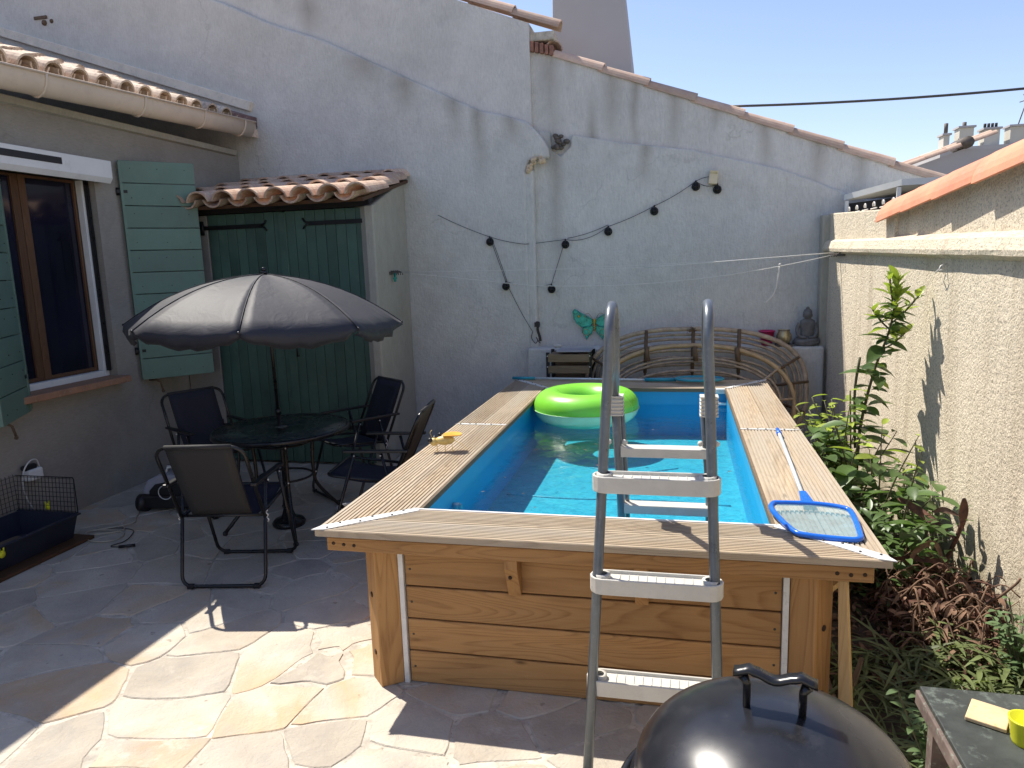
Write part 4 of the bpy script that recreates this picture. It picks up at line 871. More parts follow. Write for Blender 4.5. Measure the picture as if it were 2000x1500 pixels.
# cage, board, machine, cables --------------------------------------------------------------------------
tag(B().box(-4.455, -3.87, 2.6, 3.925, 0.002, .024).obj('wooden_board', 'browny', None, .004), 'flat brown plank lying under the navy cage tray', 'board')
cg = thing('pet_cage', 'small pet cage with navy plastic tray and black wire sides', 'cage', (-4.2, 3.5, .025))
def tray(b, x0, x1, y0, y1, z0, z1, fl_=.03, th=.008):
    o0 = [(x0+fl_, y0+fl_, z0), (x1-fl_, y0+fl_, z0), (x1-fl_, y1-fl_, z0), (x0+fl_, y1-fl_, z0)]; o1 = [(x0, y0, z1), (x1, y0, z1), (x1, y1, z1), (x0, y1, z1)]
    i1 = [(x0+th, y0+th, z1), (x1-th, y0+th, z1), (x1-th, y1-th, z1), (x0+th, y1-th, z1)]; i0 = [(x0+fl_+th, y0+fl_+th, z0+th), (x1-fl_-th, y0+fl_+th, z0+th), (x1-fl_-th, y1-fl_-th, z0+th), (x0+fl_+th, y1-fl_-th, z0+th)]
    vs = o0+o1+i1+i0; fs = [(0, 1, 2, 3), (12, 13, 14, 15)]+[(i+4*k, (i+1) % 4+4*k, (i+1) % 4+4*k+4, i+4*k+4) for k in range(3) for i in range(4)]; b.add(vs, fs)
b = B(); tray(b, -4.43, -3.945, 2.75, 3.885, .026, .185); tr_ = b.obj('tray', 'navyplastic', cg)
B().box(-3.955, -3.925, 2.74, 3.895, .178, .19).box(-4.44, -3.955, 3.878, 3.905, .178, .19).obj('tray_lip', 'navyplastic', tr_, .003)
b = B()
for k in range(17): x = -4.42+.0287*k; b.tube([(x, 3.885, .19), (x+.006, 3.90, .43)], .0018, 4)
for k in range(8): z = .20+.032*k; b.tube([(-4.43, 3.886+.04*(z-.19), z), (-3.955, 3.886+.04*(z-.19), z)], .0018, 4)
b.tube([(-4.43, 3.90, .432), (-3.96, 3.90, .432), (-3.945, 3.892, .42), (-3.94, 3.886, .19)], .0035, 5); b.obj('end_wire_panel', 'wire', cg)
b = B()
for k in range(38): y = 2.78+.03*k; b.tube([(-4.432, y, .19), (-4.438, y, .44)], .0018, 4)
for k in range(8): z = .20+.032*k; b.tube([(-4.434, 2.76, z), (-4.434, 3.9, z)], .0018, 4)
b.obj('wall_side_wire_panel', 'wire', cg)
for q, nm in (((-3.93, 3.30, .14), 'latch'), ((-4.19, 3.895, .22), 'latch')):
    B().ball(q, .022, 8, sx=.4 if q[0] > -4 else 1, sy=1 if q[0] > -4 else .4, sz=1.1).tube([V(q)+V((0, -.012, .015)), V(q)+V((0, -.014, .04))], .005, 5).tube([V(q)+V((0, .012, .015)), V(q)+V((0, .014, .04))], .005, 5).obj('latch', 'yellow', cg)
tag(B().box(-4.3, -4.1, 3.35, 3.72, .06, .072, Matrix.Rotation(0, 4, 'Z')).obj('straw_mat', 'slaty', None, .003), 'brown flat mat inside the navy cage tray', 'mat')
ad = thing('power_adapter', 'white and black plug adapter hanging on the wall above the cage', 'adapter', (-4.43, 4.02, .4))
B().box(-4.462, -4.40, 3.98, 4.10, .36, .44).obj('plug_block', 'whitepvc', ad, .012); B().box(-4.46, -4.41, 3.965, 4.07, .435, .475).obj('black_cap', 'blackplastic', ad, .015)
B().tube(smooth_path([(-4.42, 4.09, .44), (-4.41, 4.06, .50), (-4.40, 3.99, .50), (-4.40, 3.93, .42), (-4.40, 3.93, .28), (-4.40, 3.98, .15), (-4.38, 4.0, .01)], 6), .005, 6).obj('lead', 'whitecord', ad)
def cable(name, pts, r, mat, lab, n=6):
    return tag(B().tube(smooth_path(pts, n), r, 6).obj(name, mat), lab, 'cable')
z = .008
cable('white_cable', [(-4.05, 3.98, z), (-3.95, 3.90, z), (-3.84, 3.86, z), (-3.74, 3.86, z), (-3.68, 3.92, z), (-3.72, 4.02, z), (-3.86, 4.05, z+.006), (-3.98, 4.0, z+.008), (-3.93, 3.93, z+.01), (-3.80, 4.00, z+.008), (-3.78, 4.1, z), (-3.92, 4.16, z+.006), (-4.0, 4.1, z+.008), (-3.9, 4.05, z+.012), (-3.8, 4.2, z+.004), (-3.86, 4.3, z), (-3.93, 4.42, z)], .0045, 'tancord', 'tangled cream cable on the paving beside the cage')
bc = thing('black_lead', 'thin black lead with a plug curling over the paving beside the cage', 'cable', (-3.6, 3.9, 0))
B().tube(smooth_path([(-4.0, 4.02, z), (-3.85, 4.1, z), (-3.70, 4.08, z), (-3.63, 3.98, z), (-3.60, 3.88, z), (-3.63, 3.80, z), (-3.56, 3.79, z)], 6), .0035, 6).obj('lead', 'darkcord', bc); B().tube([(-3.56, 3.79, .01), (-3.47, 3.83, .012)], .010, 8).obj('plug', 'blackplastic', bc)
rbt = thing('pool_cleaner', 'grey and black wheeled pool cleaning robot on the paving by the wall', 'pool robot', (-3.7, 4.6, 0))
Mr = Matrix.Rotation(math.radians(8), 4, 'Z'); Mr.translation = V((-3.72, 4.46, 0))
def RP(b, poly, x0, x1): b.add([Mr @ V((x, y, z)) for x in (x0, x1) for y, z in poly], [tuple(range(len(poly))), tuple(range(2*len(poly)-1, len(poly)-1, -1))]+[(i, (i+1) % len(poly), (i+1) % len(poly)+len(poly), i+len(poly)) for i in range(len(poly))])
b = B(); RP(b, [(.0, .03), (.42, .03), (.42, .13), (0, .13)], -.20, .26); b.obj('chassis', 'blackplastic', rbt, .015)
b = B()
prof = [(-.19, .13), (-.19, .17), (-.15, .24), (-.05, .285), (.10, .285), (.20, .24), (.24, .17), (.24, .13)]
b.add([Mr @ V((x, y, z)) for y in (.02, .40) for x, z in prof], [tuple(range(8)), tuple(range(15, 7, -1))]+[(i, (i+1) % 8, (i+1) % 8+8, i+8) for i in range(8)]); b.obj('shell', 'wtank', rbt, .02)
b = B(); prof = [(-.13, .13), (-.13, .165), (-.08, .215), (.0, .23), (.1, .225), (.18, .19), (.19, .13)]
b.add([Mr @ V((x, y, z)) for y in (.005, .03) for x, z in prof], [tuple(range(7)), tuple(range(13, 6, -1))]+[(i, (i+1) % 7, (i+1) % 7+7, i+7) for i in range(7)]); b.obj('front_panel', 'blackplastic', rbt, .006)
b = B(); b.tube([Mr @ V((.0+.052*math.cos(a), .0, .155+.052*math.sin(a))) for a in np.linspace(0, 2*math.pi, 25)[:-1]], .004, 5, closed=True).obj('ring_mark', 'galv', rbt)
for sx in (-.20, .27):
    for sy in (.04, .36): B().tube([Mr @ V((sx-.03, sy, .066)), Mr @ V((sx+.03, sy, .066))], .066, 16).obj('wheel', 'blackplastic', rbt)
B().tube([Mr @ V((x, y, z)) for x, y, z in ((-.03, .1, .28), (-.03, .12, .32), (.10, .12, .32), (.10, .1, .28))], .012, 7).obj('handle', 'galv', rbt)

# barbecue ----------------------------------------------------------------------------------------------
bq = thing('kettle_barbecue', 'black kettle barbecue with domed lid in the right foreground', 'barbecue', (.185, 1.38, 0))
cx, cy = .187, 1.38; Rb = .274; Zr = .702
prof = [(.001, .16)]+[(Rb*math.sin(u), .16*math.cos(u)**.92 if math.cos(u) > 0 else 0) for u in np.linspace(.06, math.pi/2-.03, 22)]+[(Rb, .0), (Rb+.004, -.012), (Rb-.004, -.014)]
lid = B().lathe([(r, Zr+z) for r, z in prof], (cx, cy, 0), 72).obj('lid', 'enamel', bq)
bw = [(Rb+.004, Zr-.02), (Rb+.012, Zr-.022), (Rb+.010, Zr-.034), (Rb-.002, Zr-.04)]+[(Rb*math.sin(u), Zr-.04-.21*math.cos(u)) for u in np.linspace(math.pi/2, .05, 12)]
B().lathe(bw, (cx, cy, 0), 72).obj('bowl', 'enamel', bq)
hx = V((.985, -.17, 0)).normalized(); hc = V((cx+.0, cy+.0, 0))
for s_ in (-1, 1):
    q = hc+hx*s_*.052; B().tube([q+V((0, 0, Zr+.147)), q+V((0, 0, Zr+.207)), q+hx*s_*.008+V((0, 0, Zr+.223))], .0085, 10, taper=lambda u: .85+.5*u*u).obj('handle_post', 'bakelite', lid)
hp = []
for u in np.linspace(-1, 1, 17): hp.append(hc+hx*.078*u+V((0, 0, Zr+.229+.010*math.cos(u*math.pi*2)*-.6 + (.006 if abs(u) > .6 else 0))))
vs = []; 
for i, q in enumerate(hp):
    wv2 = V((-hx.y, hx.x, 0)); hw = .015; hh = .0065
    vs += [q-wv2*hw+V((0, 0, -hh*.5)), q-wv2*hw*.8+V((0, 0, hh)), q+wv2*hw*.8+V((0, 0, hh)), q+wv2*hw+V((0, 0, -hh*.5)), q+V((0, 0, -hh*1.3))]
fs = [(i*5+k, i*5+(k+1) % 5, (i+1)*5+(k+1) % 5, (i+1)*5+k) for i in range(16) for k in range(5)]+[(0, 1, 2, 3, 4), tuple(range(80, 85))]
B().add(vs, fs, True).obj('handle_grip', 'bakelite', lid)
sh = V((-.90, .32, 0)).normalized(); q0 = V((cx, cy, Zr-.07))+sh*(Rb-.01)
sd = V((-sh.y, sh.x, 0)); B().tube(smooth_path([q0-sd*.06, q0-sd*.055+sh*.035, q0+sh*.045, q0+sd*.055+sh*.035, q0+sd*.06], 5), .010, 8).obj('side_handle', 'bakelite', bq)
for k in range(3):
    a = math.radians(90+120*k); B().tube([(cx+.17*math.cos(a), cy+.17*math.sin(a), Zr-.18), (cx+.29*math.cos(a), cy+.29*math.sin(a), .0)], .012, 8).obj('leg', 'galv', bq)
for sx in (-.2, .2): B().tube([(cx+sx-.015, cy-.16, .075), (cx+sx+.015, cy-.16, .075)], .075, 16).obj('wheel', 'blackplastic', bq)
B().lathe([(.001, .33), (.20, .33), (.205, .345)], (cx, cy, 0), 24).obj('ash_pan', 'ash', bq)

# corner table with slab and cups --------------------------------------------------------------------------
ct_ = thing('weathered_table', 'weathered dark green-black table in the bottom right corner', 'table', (.95, 1.5, 0))
B().box(.632, 1.5, .7, 1.965, .585, .60).obj('tabletop', 'slatetable', ct_, .003); b = B().box(.625, .655, .69, 1.972, .545, .584).box(.655, 1.5, 1.945, 1.972, .545, .584); b.obj('apron', 'tableedge', ct_, .003)
B().box(.90, .903, .7, 1.964, .5995, .6008).obj('tabletop_joint', 'tableedge', ct_)
for x, y in ((.67, 1.92), (1.45, 1.92), (.67, .75), (1.45, .75)): B().box(x-.02, x+.02, y-.02, y+.02, 0, .545).obj('leg', 'tableedge', ct_)
Ms = Matrix.Rotation(math.radians(-28), 4, 'Z'); Ms.translation = V((.752, 1.845, .602)); tag(B().box(-.043, .043, -.048, .048, 0, .010, Ms).obj('clay_square', 'slab', None, .002), 'flat sandy clay square lying on the weathered table', 'tile')
def cup(name, c_, r0, r1, h, mat, lab, ribs=0):
    prof = [(.001, .0), (r0, .0)]+[(r0+(r1-r0)*u+(.0012 if ribs and i % 2 else 0), h*u) for i, u in enumerate(np.linspace(.05, 1, 12))]+[(r1-.003, h), (r0-.002, .006), (.001, .006)]
    return tag(B().lathe(prof, c_, 32).obj(name, mat), lab, 'cup')
cup('yellow_cup', (.795, 1.755, .601), .026, .036, .062, 'yellow', 'small ribbed yellow-green plastic cup on the weathered table', 1)
cup('brown_cup', (.872, 1.80, .601), .032, .044, .060, 'greypot', 'small brown-grey cup behind the yellow cup on the weathered table')

# loose boards by the pool post
tag(B().add([(.585, 2.64, 0), (.625, 2.60, 0), (.56, 2.63, .60), (.583, 2.61, .60), (.60, 2.68, 0), (.64, 2.64, 0), (.572, 2.66, .60), (.598, 2.64, .60)], [(0, 1, 3, 2), (4, 6, 7, 5), (0, 2, 6, 4), (1, 5, 7, 3), (2, 3, 7, 6), (0, 4, 5, 1)]).obj('leaning_board', 'rawboard', None, .002), 'narrow orange board leaning on the right front pool post', 'board')
M = Matrix.Rotation(.5, 4, 'Z') @ Matrix.Rotation(-.5, 4, 'Y'); M.translation = V((.58, 2.95, .40)); tag(B().box(0, .16, -.02, .02, -.01, .012, M).obj('sloping_board_end', 'rawboard', None, .002), 'short pale board end sloping down beside the pool', 'board')
M = Matrix.Rotation(1.1, 4, 'Z') @ Matrix.Rotation(.25, 4, 'X'); M.translation = V((.62, 2.74, .0)); tag(B().add([M @ V(q) for q in ((0, 0, 0), (.16, 0, 0), (.02, 0, .25), (0, .015, 0), (.16, .015, 0), (.02, .015, .25))], [(0, 1, 2), (5, 4, 3), (0, 3, 4, 1), (1, 4, 5, 2), (2, 5, 3, 0)]).obj('board_offcut', 'slatz', None), 'triangular offcut of board standing behind the leaning board', 'offcut')

# things on and by the ledge ---------------------------------------------------------------------------------
st_ = thing('seated_statue', 'grey stone seated meditating figure at the right end of the ledge', 'statue', (1.125, 6.95, .93))
sx, sy, sz = 1.125, 6.94, .932
b = B(); b.ball((sx, sy, sz+.045), .05, 12, sx=2.2, sy=1.3, sz=.9); b.obj('crossed_legs', 'statue', st_)
B().tube(smooth_path([(sx-.10, sy-.02, sz+.04), (sx-.04, sy-.07, sz+.035), (sx+.04, sy-.06, sz+.045), (sx+.10, sy-.01, sz+.045)], 5), .022, 9).tube(smooth_path([(sx+.10, sy-.02, sz+.03), (sx+.03, sy-.075, sz+.02), (sx-.05, sy-.06, sz+.02), (sx-.11, sy, sz+.03)], 5), .02, 9).obj('shin', 'statue', st_)
B().lathe([(.001, 0), (.062, 0), (.056, .05), (.058, .10), (.070, .145), (.060, .175), (.026, .192), (.022, .22), (.001, .22)], (sx+.005, sy, sz+.05), 20, 1, .68).obj('torso', 'statue', st_)
B().ball((sx+.005, sy-.006, sz+.275), .038, 12, sz=1.18).obj('head', 'statue', st_)
b = B(); b.ball((sx+.005, sy+.004, sz+.292), .039, 10, sz=.9).ball((sx+.005, sy+.004, sz+.332), .016, 8)
for k in range(30):
    a = k*2.4; u = .2+.8*k/30; b.ball((sx+.005+.037*math.cos(a)*u, sy+.006+.034*math.sin(a)*u, sz+.292+.034*(1-u*u)**.5), .006, 4)
b.obj('curled_hair', 'statue', st_)
b = B(); b.ball((sx+.005, sy-.044, sz+.272), .006, 6, sz=1.6)
for s_ in (-1, 1): b.ball((sx+.005+s_*.014, sy-.038, sz+.28), .005, 5, sz=.5); b.ball((sx+.005+s_*.038, sy-.002, sz+.27), .008, 5, sx=.5, sz=1.9)
b.ball((sx+.005, sy-.039, sz+.256), .009, 5, sz=.4).obj('face', 'statue', st_)
for s_ in (-1, 1): B().tube(smooth_path([(sx+s_*.062, sy, sz+.20), (sx+s_*.082, sy-.01, sz+.14), (sx+s_*.065, sy-.04, sz+.085), (sx+s_*.01, sy-.058, sz+.075)], 5), .019, 9, taper=lambda u: 1.05-.35*u).obj('arm', 'statue', st_)
tag(B().lathe([(.001, 0), (.048, 0), (.068, .125), (.072, .125), (.072, .135), (.064, .135), (.045, .01), (.001, .01)], (.785, 6.94, .935), 28).obj('pink_pot', 'pinkp'), 'magenta plastic flower pot left of the glass jar on the ledge', 'pot')
jr = thing('candle_jar', 'round gold patterned glass candle jar on a flat slate on the ledge', 'candle jar', (.93, 6.93, .94))
B().lathe([(.001, 0), (.045, 0), (.064, .04), (.066, .08), (.048, .115), (.05, .13), (.046, .13), (.044, .115), (.06, .08), (.058, .04), (.04, .006), (.001, .006)], (.93, 6.92, .948), 28).obj('jar_body', 'jarglass', jr); B().lathe([(.049, .0), (.054, .004), (.049, .008)], (.93, 6.92, 1.068), 24).obj('jar_rim', 'binding', jr)
tag(B().box(.86, 1.0, 6.84, 6.99, .931, .947).obj('slate_base', 'ash', None, .003), 'flat dark slate under the glass jar on the ledge', 'slate')
tag(B().ball((-1.15, 6.93, .945), .022, 9, sx=2.0, sy=1.2, sz=.8).obj('pale_stone', 'farpale'), 'small pale oval stone at the left end of the ledge', 'stone')
cr = thing('slatted_crate', 'small slatted wooden crate with black metal corners left of the rattan frames', 'crate', (-.95, 6.65, 0))
for x in (-1.19, -.80):
    for y in (6.50, 6.78): B().box(x, x+.03, y, y+.03, .0, .93).obj('corner_post', 'blackiron', cr, .002)
for k in range(8): z = .88-.105*k; B().box(-1.17, -.79, 6.488, 6.50, z-.035, z+.035).obj('slat', 'slatx', cr, .003); B().box(-1.17, -.79, 6.81, 6.82, z-.03, z+.03).obj('slat', 'slatx', cr)
b = B()
for k in range(9):
    for x in (-1.175, -.785): b.ball((x, 6.486, .9-.1*k), .006, 5)
b.obj('rivet', 'galv', cr)
B().box(-1.17, -.80, 6.51, 6.80, .895, .905).obj('lid_panel', 'slatx', cr)
tag(B().box(-1.10, -.78, 6.52, 6.78, .931, .943).obj('folded_sheet', 'teal' if 0 else 'wtank', None, .005), 'flat grey-blue sheet lying on the slatted crate', 'sheet')
# rattan frames
def rrect(cx_, cz_, hw, hh, r, yf, n=8):
    r = min(r, hw-.001, hh-.001); P = []
    for (sx_, sz_, a0) in ((1, 1, 0), (-1, 1, math.pi/2), (-1, -1, math.pi), (1, -1, 1.5*math.pi)):
        for k in range(n+1):
            a = a0+math.pi/2*k/n; x = cx_+sx_*(hw-r)+r*math.cos(a); z = cz_+sz_*(hh-r)+r*math.sin(a); P.append(V((x, yf(z), z)))
    return P
def yA(z): return 6.50+.25*z
def yB(z): return 6.40+.22*z
def oval(cx_, cz_, hw, hh, ex, yf, n=40):
    P = []
    for k in range(n):
        a = 2*math.pi*k/n; c2, s2 = math.cos(a), math.sin(a)
        x = cx_+hw*math.copysign(abs(c2)**(2/ex), c2); z = cz_+hh*math.copysign(abs(s2)**(2/ex), s2); P.append(V((x, yf(z), z)))
    return P
fa = thing('large_rattan_frame', 'large rounded rattan chair frame of concentric canes leaning on the ledge', 'rattan frame', (.12, 6.5, 0))
for off, r in ((0, .022), (.05, .013), (.09, .013), (.14, .013), (.19, .013), (.25, .012), (.32, .012), (.40, .012)):
    P = oval(.125, .575, .965-off, .53-off, 2.7, yA); P = [q+V((0, .004*math.sin(i), .004*math.sin(i*.7))) for i, q in enumerate(P)]
    B().tube(P, r, 7, closed=True).obj('cane_hoop', 'rattan', fa)
for x in (-.29, .13, .53):
    B().tube([(x, yA(1.10)-.02, 1.10), (x-.01, yA(.72)-.02, .72)], .017, 7).tube([(x-.01, yA(.72)-.015, .72), (x-.02, yA(.1), .1)], .012, 6).obj('upright', 'binding', fa)
for a, rr1, rr0 in ((.55, .60, .30), (.12, .60, .3), (2.6, .6, .3), (3.0, .6, .3), (-.4, .6, .3)):
    cx_ = .125+.465*(1 if math.cos(a) > 0 else -1); P0 = V((cx_+.52*math.cos(a), 0, .585+.52*math.sin(a))); P1 = V((cx_+.2*math.cos(a), 0, .585+.2*math.sin(a)))
    for q in (P0, P1): q.y = yA(q.z)-.02
    B().tube([P0, P1], .013, 6).obj('cross_rail', 'binding', fa)
b = B()
for k in range(22):
    a = random.uniform(0, 6.28); q = V((.13, yA(1.08)-.03, 1.08)); d = V((math.cos(a), -.3, abs(math.sin(a)))).normalized()*random.uniform(.03, .065); b.tube([q, q+d*.6+V((0, 0, .01)), q+d], .003, 4)
b.obj('frayed_binding', 'binding', fa)
fb = thing('small_rattan_frame', 'smaller honey coloured rattan chair frame leaning in front of the large one', 'rattan frame', (.1, 6.4, 0))
P = oval(.115, .46, .86, .515, 2.25, yB); B().tube(P, .021, 8, closed=True).obj('outer_hoop', 'rattanhoney', fb)
for off in (.11, .14, .22): B().tube(oval(.115, .46, .86-off, .515-off, 2.25, yB), .012, 7, closed=True).obj('cane_hoop', 'rattan', fb)
for x in (-.28, .14, .50):
    z1 = .97-.03*abs(x); B().tube([(x, yB(z1)-.02, z1), (x, yB(z1)-.035, z1-.05), (x+.01, yB(.84)-.02, .84)], .022, 8).obj('binding_knot', 'binding', fb)
for a in (.1, .7, 2.45, 3.05, -.5, 3.6):
    cx_ = .115+.37*(1 if math.cos(a) > 0 else -1); P0 = V((cx_+.49*math.cos(a), 0, .47+.50*math.sin(a))); P1 = V((cx_+.18*math.cos(a), 0, .47+.18*math.sin(a)))
    for q in (P0, P1): q.y = yB(q.z)-.01
    B().tube([P0, P1], .012, 6).obj('cross_rail', 'rattan', fb)
# butterfly
bf = thing('butterfly_ornament', 'teal and gold metal butterfly hanging on the grey wall above the ledge', 'ornament', (-.79, 7.05, 1.15))
c_ = V((-.80, 7.045, 1.135))
def wing(sg, pts, nm, mat_):
    P = [c_+V((sg*x, -.015-.05*abs(x), z)) for x, z in pts]; k = len(P)
    b = B(); b.add(P+[q+V((0, .006, 0)) for q in P], [tuple(range(k)), tuple(range(2*k-1, k-1, -1))]+[(i, (i+1) % k, (i+1) % k+k, i+k) for i in range(k)]); o = b.obj(nm, mat_, bf)
    B().tube(P, .006, 5, closed=True).obj('rim', 'wingteal', o)
for sg in (-1, 1):
    wing(sg, [(.01, .02), (.03, .06), (.08, .09), (.13, .115), (.19, .155), (.205, .13), (.195, .07), (.17, .02), (.12, -.02), (.05, -.01)], 'upper_wing', 'wingteal')
    wing(sg, [(.01, -.01), (.06, -.015), (.11, -.03), (.115, -.07), (.09, -.10), (.075, -.145), (.06, -.11), (.03, -.08)], 'lower_wing', 'wingteal')
    B().ball(c_+V((sg*.15, -.03, .085)), .013, 6).obj('gold_spot', 'gold', bf)
    B().tube([c_+V((sg*(.08+.03*math.cos(a)), -.03, -.07+.03*math.sin(a))) for a in np.linspace(0, 2*math.pi, 15)[:-1]], .003, 5, closed=True).tube(smooth_path([c_+V((sg*.01, -.02, .05)), c_+V((sg*.05, -.03, .11)), c_+V((sg*.09, -.03, .10)), c_+V((sg*.08, -.03, .07))], 5), .0025, 5).obj('scroll', 'jarglass', bf)
b = B()
for k in range(6): b.ball(c_+V((0, -.02, .045-.02*k)), .016-.0015*k, 7)
b.obj('body', 'gold', bf)
# black hook on wall
hk = thing('black_light_socket', 'black cable end with curled wires at the foot of the string lights', 'socket', (-1.37, 6.97, 1.05))
B().tube(smooth_path([(-1.36, 6.95, 1.17), (-1.33, 6.94, 1.165), (-1.345, 6.94, 1.11), (-1.325, 6.94, 1.03), (-1.32, 6.94, .99)], 5), .014, 7).box(-1.375, -1.325, 6.93, 6.96, 1.13, 1.175).obj('socket_body', 'blackplastic', hk, .004)
B().tube(smooth_path([(-1.40, 6.95, 1.08), (-1.41, 6.95, 1.02), (-1.37, 6.94, .97), (-1.35, 6.95, 1.0), (-1.36, 6.93, 1.03), (-1.34, 6.94, .99), (-1.32, 6.94, .97)], 5), .004, 5).obj('curled_wire', 'blacktube', hk)

# string lights -----------------------------------------------------------------------------------------------
sgl = thing('string_lights', 'black cord string lights with round wicker bulbs draped on the grey wall', 'string lights', (-.6, 7.0, 2.0))
yl, yr = 6.965, 7.045
bulbs = [(-1.80, yl, 1.965), (-1.655, yl, 1.53), (-1.07, yr, 1.913), (-1.215, yr, 1.488), (-.657, yr, 2.018), (-.227, yr, 2.187), (.147, yr, 2.389), (.337, yr, 2.352)]
def sag(a, b_, s_, n=8): a, b_ = V(a), V(b_); return [a+(b_-a)*k/n-V((0, 0, s_*4*(k/n)*(1-k/n))) for k in range(n+1)]
T_ = [V(q)+V((0, 0, .048)) for q in bulbs]
b = B(); r = .0028
for P in (sag((-2.32, yl, 2.245), T_[0], .01), sag(T_[0], (-1.45, yl, 1.93), .01)[:]+sag((-1.43, yr-.03, 1.93), T_[2], .0)[1:], sag(T_[2], T_[4], .05), sag(T_[2]+V((.02, 0, .01)), T_[4]+V((0, 0, .015)), .015), sag(T_[4], T_[5], .012), sag(T_[5], T_[6], .015), sag(T_[6], T_[7], .03), [T_[7], V((.31, yr, 2.46))], sag(T_[6], (.29, yr, 2.47), -.01),
         sag(T_[0], T_[1], .0), sag(T_[0]+V((.012, 0, 0)), T_[1]+V((.012, 0, 0)), -.01), sag(T_[1], (-1.40, yl, 1.08), .02), sag(T_[2], T_[3], .0), sag(T_[1], T_[3], .03)): b.tube(P, r, 5)
b.obj('cord', 'darkcord', sgl)
def bulb_mesh():
    b = B()
    for k in range(7):
        a = math.pi*k/7; b.tube([V((math.cos(a)*math.cos(u), math.sin(a)*math.cos(u), math.sin(u)))*.036 for u in np.linspace(0, 2*math.pi, 15)[:-1]], .0035, 4, closed=True)
    for z_ in (-.6, 0, .6): q = (1-z_*z_)**.5; b.tube([V((q*math.cos(u), q*math.sin(u), z_))*.036 for u in np.linspace(0, 2*math.pi, 15)[:-1]], .0035, 4, closed=True)
    b.ball((0, 0, 0), .029, 8); b.tube([(0, 0, .034), (0, 0, .055)], .007, 6); return b
bm_ = mesh_of(bulb_mesh(), 'blacktube', 'wicker_bulb')
for q in bulbs: share('bulb', bm_, sgl, Matrix.Translation(V(q)-V((0, 0, .0))))
lb = thing('wall_lamp_box', 'small beige box lamp fixed high on the grey wall above the string lights', 'wall lamp', (.3, 7.06, 2.45))
M = Matrix.Rotation(.12, 4, 'Y'); M.translation = V((.30, 7.03, 2.46)); B().box(-.038, .038, -.035, .033, -.06, .06, M).obj('box_body', 'beige', lb, .006); B().box(-.03, .03, -.04, -.035, .03, .05, M).obj('lens', 'jarglass', lb)

# clothes lines ------------------------------------------------------------------------------------------------
cl = thing('clothes_lines', 'thin white clothes lines strung across the yard from shed to cream wall', 'clothes line', (-.6, 6.5, 1.7))
L0 = V((-2.53, 6.45, 1.70)); L1 = V((1.27, 6.55, 1.735))
B().tube(sag(L0+V((0, 0, .01)), (-.30, 6.5, 1.675), .005), .002, 5).tube(sag((-.30, 6.5, 1.675), L1+V((0, 0, .015)), .0), .0045, 5).obj('line', 'whitecord', cl)
B().tube(sag(L0, (-1.3, 6.5, 1.545), .0, 6)+sag((-1.2, 6.5, 1.542), L1, .085, 14), .0038, 5).obj('line', 'whitecord', cl)
B().tube(sag(L0+V((.01, .1, 0)), L1+V((0, .1, .01)), .03, 14), .002, 5).obj('line', 'whitecord', cl)
q = V((.83, 6.53, 1.665)); B().tube(smooth_path([q, q+V((-.02, 0, -.15)), q+V((-.05, 0, -.25)), q+V((-.12, 0, -.33))], 5), .006, 6).ball(q, .011, 6).obj('hanging_end', 'whitecord', cl)
tag(B().box(-2.545, -2.525, 6.28, 6.30, 1.62, 1.70).box(-2.55, -2.52, 6.275, 6.305, 1.64, 1.66).obj('clothes_peg', 'wingteal', None, .003), 'teal clothes peg on the bracket beside the shed', 'peg')
tag(B().tube(sag((.53, 9, 3.435), (9.0, 9.3, 3.9), .22, 30), .014, 7).obj('overhead_cable', 'darkcord'), 'black overhead cable crossing the sky on the right', 'cable')

# behind the walls -----------------------------------------------------------------------------------------------
ph = thing('metal_canopy', 'pale metal framed canopy behind the cream wall', 'canopy', (1.7, 6.8, 2.09))
def slabq(a, b_, c, d, th): 
    P = [V(q) for q in (a, b_, c, d)]; return [q for q in P]+[q-V((0, 0, th)) for q in P]
FB = [(0, 1, 2, 3), (7, 6, 5, 4), (0, 4, 5, 1), (1, 5, 6, 2), (2, 6, 7, 3), (3, 7, 4, 0)]
B().add(slabq((1.40, 6.98, 2.245), (1.76, 6.62, 2.32), (3.6, 6.62, 2.33), (3.6, 6.98, 2.28), .05), FB).obj('canopy_frame', 'awn', ph)
for (x, y, h) in ((1.405, 6.945, 2.19), (1.735, 6.64, 2.26)): B().box(x, x+.03, y, y+.03, 1.95, h).obj('post', 'awn', ph)
B().add(slabq((1.44, 7.02, 2.17), (1.9, 6.75, 2.20), (3.6, 6.8, 2.2), (3.6, 7.03, 2.17), .2), FB).obj('shaded_interior_fill', 'dark', ph)  # near-black slab put in as the shade inside the canopy
b = B()
for k in range(7):
    x = 1.55+.10*k; yy = 6.75-.12*k; c_ = V((1.42+.02*k, 6.85-.19*k, 2.11)); b.tube([c_+V((.0, .022*math.cos(a)*(1+.3*(k % 2)), .018*math.sin(a))) for a in np.linspace(-.6, 3.9, 10)], .006, 5)
    b.tube([c_+V((0, -.09, -.03)), c_+V((0, .09, -.03))], .005, 5)
tag(b.obj('iron_scrollwork', 'whitecord'), 'pale scrolled ironwork along the top of the cream wall', 'ironwork')
nh = thing('neighbour_house', 'grey gabled house with pink tile verge beyond the walls', 'house', (5, 16, 0))
B().prism([(3.2, 0), (9.5, 0), (9.5, 3.4), (5.32, 3.63), (3.2, 2.92)], 'y', 16, 22).obj('wall', 'concrete', nh)
d_ = V((2.2, 0, .735)).normalized()
for i in range(6): share('roof_tile', gt, nh, frame(V((3.5, 16.0, 3.08))+d_*(.40*i)+V((0, 0, 0)), d_, (0, 0, 1)))
for i in range(6): share('roof_tile', gt, nh, frame(V((3.5, 16.25, 3.12))+d_*(.40*i), d_, (0, 0, 1)))
